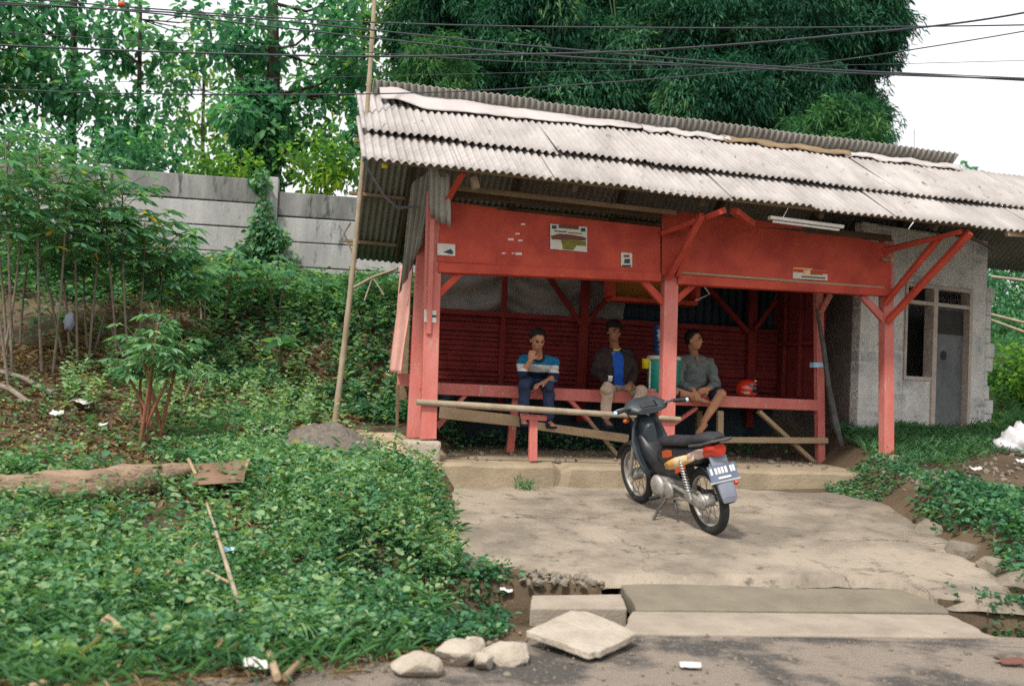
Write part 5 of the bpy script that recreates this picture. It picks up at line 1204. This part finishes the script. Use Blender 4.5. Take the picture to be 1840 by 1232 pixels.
leftx = lambda x, y: 1-ramp_(x+.06*np.sin(y*9), np.interp(y, [4, 5.5, 6.0, 7, 8, 9.4, 10], [-.55, -.45, -.30, -.30, -.42, -.62, -.80])-.06, np.interp(y, [4, 5.5, 6.0, 7, 8, 9.4, 10], [-.55, -.45, -.30, -.30, -.42, -.62, -.80])+.06)
pathm = lambda x, y: (1-.96*((x > -2.05) & (y > 9.0+.15*np.sin(x*9))))*(1-.97*np.exp(-(((x-g_pile[0])/.56)**4+((y-g_pile[1]+.16)/.52)**4)))
soilm = lambda x, y: 1-.95*ramp_(y+.25*np.sin(x*4), 7.35, 7.7)*ramp_(-x+.25*np.sin(y*5), 2.1, 2.7)*(1-ramp_(y, 11, 11.6))
logm = lambda x, y: 1-.6*ramp_(y, 6.55, 6.75)*(1-ramp_(y, 7.15, 7.4))*ramp_(-x, 1.6, 1.9)
dw = lambda x, y: logm(x, y)*leftx(x, y)*pathm(x, y)*soilm(x, y)*ramp_(y, roadedge(x)+.05, roadedge(x)+.55)*np.clip(.12+1.25*pn(x, y, 1.7, 5), 0, 1)
cover('weeds', -7.5, -.2, 4.6, 9.8, 110000, .19, .038, .025, M['weed'], 'thick low broad leaved weeds covering the near bank on the left', 'weeds', dw, tb=.15, var=.45)
cover('broad_weeds', -7.5, -.2, 4.9, 9.4, 12000, .16, .075, .046, M['weed'], 'larger leaved creepers in patches over the near bank', 'weeds', lambda x, y: dw(x, y)*(pn(x, y, 2.2, 11) > .52), tb=.04, pk=3)
cover('fine_weeds', -7.5, -.2, 4.7, 9.6, 50000, .24, .030, .014, M['weed'], 'fine feathery weeds mixed through the near bank', 'weeds', lambda x, y: dw(x, y)*(pn(x, y, 2.9, 6) > .45), tb=.22, pk=7, up=.8)
cover('dry_leaves', -7.5, -.3, 4.7, 9.6, 3500, .18, .07, .022, M['dry'], 'dead leaves caught in the weeds of the near bank', 'dead leaves', dw, up=.1, tint=.5)
bare = lambda x, y: (1-.92*ramp_(-x, 3.4, 4.0)*(1-ramp_(y, 12.5, 13.0)))*(1-.9*np.exp(-((x+2.75)/.9)**2-((y-12.1)/.5)**2))
cover('grass_blades', -7.5, -.3, 4.6, 9.6, 38000, .14, .17, .008, M['grassl'], 'thin pale grass blades growing through the weeds of the near bank', 'grass', lambda x, y: dw(x, y)*(pn(x, y, 1.9, 15) > .42), up=1.0, droop=.4, tint=.5)
cover('dry_grass', -3.2, -.3, 4.4, 6.2, 2600, .03, .12, .012, M['dry'], 'dry straw and dead stalks along the road edge', 'dry grass', lambda x, y: 1-ramp_(np.abs(y-roadedge(x)-.1), .15, .4), up=.15, tint=.5)
def sprigs(name, x0, x1, y0, y1, N, hmin, hmax, L, Wf, mt, label, cat, dens, tb=.1, per=12):
    x = rng.uniform(x0, x1, N); y = rng.uniform(y0, y1, N); k = rng.random(N) < dens(x, y); x, y = x[k], y[k]; n = len(x); h = rng.uniform(hmin, hmax, n)
    z0 = H(x, y); ln = rng.normal(size=(n, 2))*.18; B, A, T, Ls, Ws = [], [], [], [], []
    for q in range(per):
        t = .3+.7*(q+rng.random(n)*.8)/per; B.append(np.column_stack([x+ln[:, 0]*h*t, y+ln[:, 1]*h*t, z0+h*t])); a = q*2.4+rng.uniform(0, 1.2, n)
        A.append(np.column_stack([np.cos(a), np.sin(a), rng.normal(.35, .25, n)])); T.append(.42+tb+.12*(t-.5)+rng.normal(0, .13, n)); sz = (1.25-.6*t)*rng.uniform(.7, 1.2, n); Ls.append(L*sz); Ws.append(Wf*sz)
    B.append(np.column_stack([x, y, z0])); A.append(np.column_stack([ln[:, 0], ln[:, 1], np.ones(n)])); T.append(np.full(n, .3)); Ls.append(h); Ws.append(np.full(n, .007))
    o = leafset(name, np.concatenate(B), np.concatenate(A), np.concatenate(Ls), np.concatenate(Ws), mt, None, np.concatenate(T), .12); o['kind'] = 'stuff'; return tag(o, label, cat)
sprigs('tall_weeds', -7.5, -.4, 5.0, 9.6, 1500, .18, .42, .075, .034, M['weed'], 'taller leafy weed stems standing above the near bank', 'weeds', lambda x, y: dw(x, y)*(pn(x, y, 1.6, 9) > .4))
sprigs('tall_weeds', -4.5, -.8, 9.4, 12.2, 420, .15, .4, .085, .038, M['weed'], 'leafy weed stems on the level ground left of the shelter', 'weeds', lambda x, y: pathm(x, y)*.8, tb=.2)
sprigs('tall_weeds', -8.5, -.6, 11.8, 13.5, 620, .2, .5, .12, .048, M['weed'], 'tall leafy weeds standing on the bank behind the shelter', 'weeds', lambda x, y: (.3+.7*pn(x, y, 1.3, 2))*bare(x, y), tb=.05, per=16)
cover('weeds', -2.2, -.35, 6.6, 9.6, 16000, .13, .055, .036, M['weed'], 'sunlit pale weeds along the left edge of the driveway', 'weeds', lambda x, y: leftx(x, y)*pathm(x, y)*(pn(x, y, 3, 2) > .42), tb=.32, pk=2)
cover('grass', -6.5, -.4, 4.1, 6.4, 26000, .05, .19, .011, M['grassl'], 'long grass along the lower left edge by the road', 'grass', lambda x, y: ramp_(y, roadedge(x)-.2, roadedge(x)+.45)*(1-ramp_(y, 5.6, 6.3))*leftx(x, y)*(.3+.7*pn(x, y, 2, 8)), up=1.2, droop=.35)
cover('grass', -4.2, -.7, 8.4, 12.2, 14000, .06, .11, .016, M['grassl'], 'short light grass on the level ground left of the shelter', 'grass', lambda x, y: pathm(x, y)*(pn(x, y, 1.4, 1) > .38)*(1-ramp_(-x, 2.6, 3.4)*ramp_(10.6-y, 0, .5)), up=.8)
cover('weeds', -9, -.55, 11.4, 14.4, 46000, .22, .085, .045, M['weed'], 'weeds and creepers covering the bank face behind the shelter', 'weeds', lambda x, y: (.30+.8*pn(x, y, 1.5, 4))*bare(x, y), tb=-.06)
cover('grass', -5.5, -.3, 12.9, 14.6, 14000, .10, .20, .016, M['grassl'], 'light green grass along the top of the bank below the wall', 'grass', lambda x, y: (.3+.7*pn(x, y, 1.2, 9)), up=1.0, tint=.58)
cover('dry_plants', -5.5, -1.7, 10.6, 12.9, 13000, .10, .10, .020, M['dry'], 'dry brown stalks and dead creepers on the cut face of the bank', 'dry plants', lambda x, y: np.clip(1.3*pn(x, y, 1.8, 7)-.2, 0, 1), up=.2, droop=.5, tint=.4)
cover('leaf_litter', -7.5, -1.9, 7.3, 11.6, 13000, .025, .08, .03, M['dry'], 'dead leaves and litter on the dark soil under the cassava', 'leaf litter', None, up=.1, tint=.35)
# right side
rgt = lambda x, y: ramp_(x, 3.80+.10*np.sin(y*4), 4.0+.10*np.sin(y*4))
cover('weeds', 3.75, 7.5, 6.9, 9.7, 26000, .15, .06, .036, M['weed'], 'dark weeds on the low bank right of the driveway', 'weeds', lambda x, y: rgt(x, y)*(pn(x, y, 1.9, 6)*1.2+.35), tb=-.08)
cover('grass', 4.1, 9, 10.9, 12.9, 13000, .06, .15, .012, M['grassl'], 'grass growing along the foot of the hut', 'grass', lambda x, y: ramp_(y+.3*np.sin(x*3), 11.0, 11.5), up=1.1)
cover('grass', 6.0, 16, 12.6, 20, 30000, .12, .22, .02, M['grassl'], 'grassy slope rising to the right of the hut', 'grass', None, up=1.0)
cover('weeds', 3.4, 4.4, 9.5, 11.6, 2600, .10, .055, .03, M['weed'], 'weeds at the foot of the right post', 'weeds', lambda x, y: (np.hypot(x-4.0, y-10.7) < .55).astype(float))
cover('weeds', 3.1, 5.5, 6.2, 7.1, 6500, .10, .055, .03, M['weed'], 'weeds hanging over the right end of the drain', 'weeds', lambda x, y: ramp_(x, 3.1, 3.5)*(pn(x, y, 3) > .38), tb=-.12)
cover('weeds', -.5, .2, 6.1, 7.2, 2200, .08, .05, .03, M['weed'], 'weeds in the open left end of the drain', 'weeds', lambda x, y: (pn(x, y, 3) > .45).astype(float)*(1-ramp_(x, -.15, .15)), tb=-.1)
cover('weeds', -1.3, .05, 5.5, 7.2, 9000, .12, .05, .032, M['weed'], 'weeds spilling over the end of the drain beside the pale stones', 'weeds', lambda x, y: (.25+.9*pn(x, y, 2.6, 3))*(y > roadedge(x)+.12), tb=-.08, pk=5)
# under and behind the bench
xs = rng.uniform(0, 5, 2600); vs = rng.uniform(1.6, 2.9, 2600); Bq = np.array([W(u, v, .66+random.random()*.18) for u, v in zip(xs, vs)]); a = rng.normal(size=(2600, 3)); a[:, 2] = np.abs(a[:, 2])
o = leafset('weeds', Bq, a, .08, .045, M['weed'], None, rng.normal(.3, .15, 2600)); o['kind'] = 'stuff'; tag(o, 'shaded weeds growing under the bench', 'weeds')
# tufts at the foot of the plinth
for (px, py, n_, lab) in [(945, 876, 50, 'small tuft of weeds in the crack of the concrete floor edge'), (800, 870, 130, 'leafy weed at the left corner of the concrete floor')]:
    p = at(px, py, 10.05); B = p+rng.normal(size=(n_, 3))*np.array([.05, .03, .05]); A = rng.normal(size=(n_, 3))*.6+np.array([0, -.2, .8])
    o = leafset('weed_tuft', B, A, rng.uniform(.06, .12, n_), .022, M['weed'], None, rng.normal(.35, .15, n_)); tag(o, lab, 'weed')
for i, (px, py, lab) in enumerate([(745, 1080, 'arching long bladed grass tuft beside the dark drain end'), (520, 1130, 'upright grass tuft near the road edge below the sticks')]):
    p = ongr(px, py+30); n_ = 26; a = rng.uniform(0, 6.28, n_); V = []; F = []
    for q in range(n_):
        d = np.array([math.cos(a[q]), math.sin(a[q]), 0]); s = np.array([-d[1], d[0], 0]); Lq = random.uniform(.25, .5)
        for m_ in range(7):
            tq = m_/6; c = p+d*Lq*tq*.8+np.array([0, 0, Lq*(1.25*tq-1.0*tq*tq)]); wq = .009*(1-tq**2)+.001; V += [c-s*wq, c+s*wq]
        b0 = q*14; F += [(b0+2*m_, b0+2*m_+1, b0+2*m_+3, b0+2*m_+2) for m_ in range(6)]
    o = np_mesh('grass_tuft', V, F, M['grassl'], None, rng.uniform(.3, .9, len(F))); tag(o, lab, 'grass tuft')

# ================================================================== POLE, CABLES, DEBRIS
pb_ = at(599, 772, 10.35); pb_[2] = float(H(pb_[0], pb_[1]))-.05; pt_ = at(676, -60, 10.1)
b = MB(); P_ = [pb_+(pt_-pb_)*s+np.array([.05*math.sin(s*3.1), 0, 0]) for s in np.linspace(0, 1, 60)]
b.tube(P_, [(.031*(1-.35*i/59))*(1.14 if i % 5 == 0 else 1) for i in range(60)], 12); tag(b.build('bamboo_pole', M['bamboo']), 'tall leaning bamboo pole standing left of the shelter roof', 'bamboo pole')
tag(MB().tube([at(628, 480, 11.2), at(640, 470, 11.3), at(618, 420, 11.2), at(630, 400, 11.2)], .01).build('pole_branch', M['wood']), 'thin crooked stick beside the upper pole', 'stick')
cab = [([(-40, -8), (65, 0), (480, 32), (670, 41), (920, 48), (1300, 51), (1750, 47), (1900, 44)], 9.0, .009, 'uppermost cable running almost level across the whole picture'),
       ([(-40, 6), (0, 10), (200, 15), (480, 35), (920, 80), (1380, 120), (1620, 132), (1840, 145), (1900, 148)], 8.8, .010, 'cable sloping down from upper left, the higher of the crossing pair'),
       ([(-40, 2), (250, 20), (500, 50), (920, 96), (1350, 123), (1620, 136), (1840, 142), (1900, 144)], 8.6, .010, 'cable sloping down just below the higher of the crossing pair'),
       ([(-40, 54), (0, 57), (250, 75), (480, 82), (920, 112), (1380, 120), (1560, 128)], 9.6, .006, 'thin cable in the left trees fading behind the others'),
       ([(-40, 79), (0, 82), (320, 95), (670, 103), (920, 98), (1100, 95), (1370, 77), (1570, 57), (1720, 45), (1840, 24), (1900, 12)], 8.4, .012, 'thick cable sagging at left and climbing to the top right corner'),
       ([(-40, 160), (0, 161), (270, 170), (670, 170), (920, 161), (1245, 137), (1470, 115), (1670, 85), (1840, 57), (1900, 46)], 9.2, .008, 'lowest cable passing just above the roof ridge'),
       ([(1400, 120), (1615, 115), (1840, 109), (1900, 107)], 12, .005, 'faint thin cable against the white sky at right')]
for pts, d, r, lab in cab:
    xs = [p[0] for p in pts]; ys = [p[1] for p in pts]; X_ = np.linspace(xs[0], xs[-1], 70)
    Y_ = np.interp(X_, xs, ys); Y_ = np.convolve(np.pad(Y_, 4, mode='reflect', reflect_type='odd'), np.ones(9)/9, 'valid')
    A_, B_ = at(X_[0], Y_[0], d), at(X_[-1], Y_[-1], d)
    pts3 = [at(x, y, d) for x, y in zip(X_, Y_)]; dl = pts3[0]-pts3[3]; dr = pts3[-1]-pts3[-4]
    pts3 = [pts3[0]+unit(dl)*18]+pts3+([pts3[-1]+unit(dr)*18])
    tag(MB().tube(pts3, r*.72, 6).build('overhead_cable', M['wire']), lab, 'cable', 'overhead cables')
tag(MB().ell(at(218, 8, 9), (.034, .03, .03), None, 8, 6).build('orange_scrap', M['orange']), 'small orange scrap caught on the uppermost cable', 'scrap')
# log, boards and sticks on the bank
a, c, e = at(-60, 884, 7.0), at(170, 878, 7.02), at(352, 842, 7.6)
b = MB(); n = 26; P_ = [a*(1-s)**2+2*c*s*(1-s)+e*s*s for s in np.linspace(0, 1, n)]; V = []; F = []
for i, p in enumerate(P_):
    hgt = np.interp(i/(n-1), [0, .3, .7, .9, 1], [.112, .118, .108, .07, .03])
    for k in range(12):
        q = 2*math.pi*k/12; rr = 1+.12*math.sin(i*.9+k*2)+.06*math.sin(i*2.3+k); V.append(p+np.array([.0, .055*math.cos(q)*rr, hgt*math.sin(q)*rr]))
for i in range(n-1):
    for k in range(12): F.append((i*12+k, i*12+(k+1) % 12, (i+1)*12+(k+1) % 12, (i+1)*12+k))
b.add(V, F, True).add(V[-12:], [tuple(range(12))]); tag(b.build('log', mat('rotten_log', (.34, .245, .17), (.18, .125, .09), .95, 9, .3, .7, (.07, .05, .035), .56, 14, bump=1.6, bscale=26, stretch=(.35, 1, 1))), 'long rough brown log lying across the bank at the left edge', 'log')
b = MB(); b.prism([at(340, 838, 7.62), at(442, 831, 7.62), at(438, 866, 7.38), at(344, 872, 7.38)], (0, .02, .02)); tag(b.build('board', mat('brown_board', (.19, .12, .08), (.13, .08, .055), .9, 6, bump=.5), bevel=.006), 'short reddish brown board lying in the weeds beyond the log', 'board')
b = MB().tube([at(338, 824, 7.56), at(352, 852, 7.5)], .014).build('stake', M['palewood']); tag(b, 'pale stub of wood at the left end of the reddish board', 'stake')
b = MB().tube([at(448, 824, 7.56), at(438, 850, 7.5)], .014).build('stake', M['palewood']); tag(b, 'pale stub of wood at the right end of the reddish board', 'stake')
def stick(pts, r, mt, lab, lift=.13):
    P_ = [ongr(x, y, lift) for x, y in pts]; return tag(MB().tube(P_, r, 8).build('stick', M[mt]), lab, 'stick')
b = MB(); P_ = [ongr(372, 905, .2), ongr(398, 985, .2), ongr(418, 1050, .2), ongr(436, 1105, .14)]; tag(b.tube(P_, [.010, .013, .014, .015], 8).build('stick', M['bamboo']), 'long pale green stick leaning down the bank through the weeds', 'stick')
stick([(310, 1046), (345, 1032), (372, 1025), (412, 1046)], .009, 'palewood', 'bent pale twig beside the long leaning stick', .17)
stick([(300, 1030), (330, 1000), (355, 975)], .007, 'palewood', 'thin twig above the bent one in the weeds', .17)
stick([(-20, 662), (40, 678), (95, 706)], .024, 'palestem', 'upper bare branch lying on the soil at the left edge', .1)
stick([(-20, 684), (20, 700), (50, 722)], .026, 'palestem', 'lower bare branch lying on the soil at the left edge', .08)
stick([(225, 560), (200, 590), (222, 640)], .012, 'palestem', 'crooked bare branch between the cassava stems', .3)
stick([(484, 1172), (498, 1216)], .02, 'palewood', 'short stub of wood standing at the road edge, left of a pair', .06)
stick([(545, 1182), (512, 1216)], .018, 'wood', 'short stub of wood leaning at the road edge, right of a pair', .05)
stick([(80, 1226), (40, 1240)], .02, 'palewood', 'pale stick at the bottom left corner', .05)
P_ = [at(630, 520, 12.4), at(670, 498, 12.3), at(715, 482, 12.2)]; tag(MB().tube(P_, .02, 8).tube([P_[1], at(655, 540, 12.3)], .012).tube([P_[1], at(690, 530, 12.2)], .01).build('dead_branch', M['bamboo']), 'dead yellowish branch hanging beside the left side of the shelter', 'branch')
b = MB(); c = ongr(212, 1130, .12); R_ = np.array(Matrix.Rotation(math.radians(38), 3, 'Y') @ Matrix.Rotation(.5, 3, 'X')); b.box(c, (.19, .06, .02), R_); tag(b.build('wood_chunk', M['palewood'], bevel=.006), 'pale flat chunk of wood lying in the grass near the road', 'wood')
def scrap(px, py, s, lab, mt='litter', lift=.05, name='litter', flatn=.4):
    p = ongr(px, py, lift); n = 7; V = []; 
    for i in range(n):
        for j in range(n): V.append(p+np.array([(i/(n-1)-.5)*s*random.uniform(.85, 1.1), (j/(n-1)-.5)*s*.8+random.uniform(-.1, .1)*s, flatn*s*(wob(i*.35+px)+wob(j*.4+py))*.35+s*.1+(.5-abs(j/(n-1)-.5))*s*.3]))
    o = np_mesh(name, V, grid_faces(n, n), M[mt], None, smooth=False); o.modifiers.new('thickness', 'SOLIDIFY').thickness = .004; return tag(o, lab, 'litter')
scrap(150, 728, .22, 'white scrap of plastic on the soil below the cassava'); scrap(133, 858, .07, 'small white cup like scrap just behind the log'); scrap(435, 800, .14, 'pale pinkish scrap in the grass before the gravel pile')
scrap(104, 745, .12, 'pale paper scrap on the dark soil, left of the white plastic'); scrap(185, 765, .09, 'pale flat scrap on the soil right of the paper one'); scrap(490, 775, .2, 'pale crumpled plastic in the grass left of the gravel pile')
scrap(410, 990, .08, 'small blue scrap caught in the weeds beside the long stick', 'sky_label', .16); scrap(462, 1195, .12, 'greyish scrap at the road edge beside the wooden stubs')
scrap(1240, 1198, .12, 'flat pale scrap of paper lying on the road', 'litter', .012, flatn=.05); scrap(1815, 1192, .14, 'reddish brown scrap lying on the road at the right edge', 'inkbrown', .012, flatn=.1)
scrap(1752, 845, .13, 'white litter on the bare ground in front of the hut door'); scrap(1835, 830, .12, 'white litter just below the sack'); scrap(910, 1062, .10, 'white scrap at the left end of the drain', lift=.02)
# white sack on the slope
p = ongr(1818, 812); s0 = MB(); s0.ell((0, 0, 0), (1, 1, 1), None, 22, 14); V = []
for q in s0.v:
    q = np.array(q); r = 1+.14*math.sin(q[0]*5+q[2]*7)+.1*math.sin(q[1]*9+q[0]*4); t = np.clip((q[2]+1)/2, 0, 1); V.append(p+np.array([q[0]*.23*r*(1.2-.6*t)+.06*t, q[1]*.18*r, (q[2]+.7)*.155*r+.05*t*math.sin(q[0]*7+q[1]*5)]))
tag(MB().add(V, s0.f, True).build('sack', M['sack']), 'crumpled white sack lying on the grass at the right edge', 'sack')
# thin hanging plastic bag among the cassava stems
p = at(125, 578, 10.2); s0 = MB(); s0.ell(p, (.05, .04, .10), None, 10, 8); tag(s0.build('plastic_bag', M['grey'], jitter=.008), 'grey plastic bag hanging among the pale cassava stems', 'plastic bag')
# mast far right
tag(MB().tube([at(1643, 330, 45), at(1643, 232, 45)], .02, 6).build('mast', M['grey']), 'thin faint mast standing far behind the roof against the sky', 'mast')
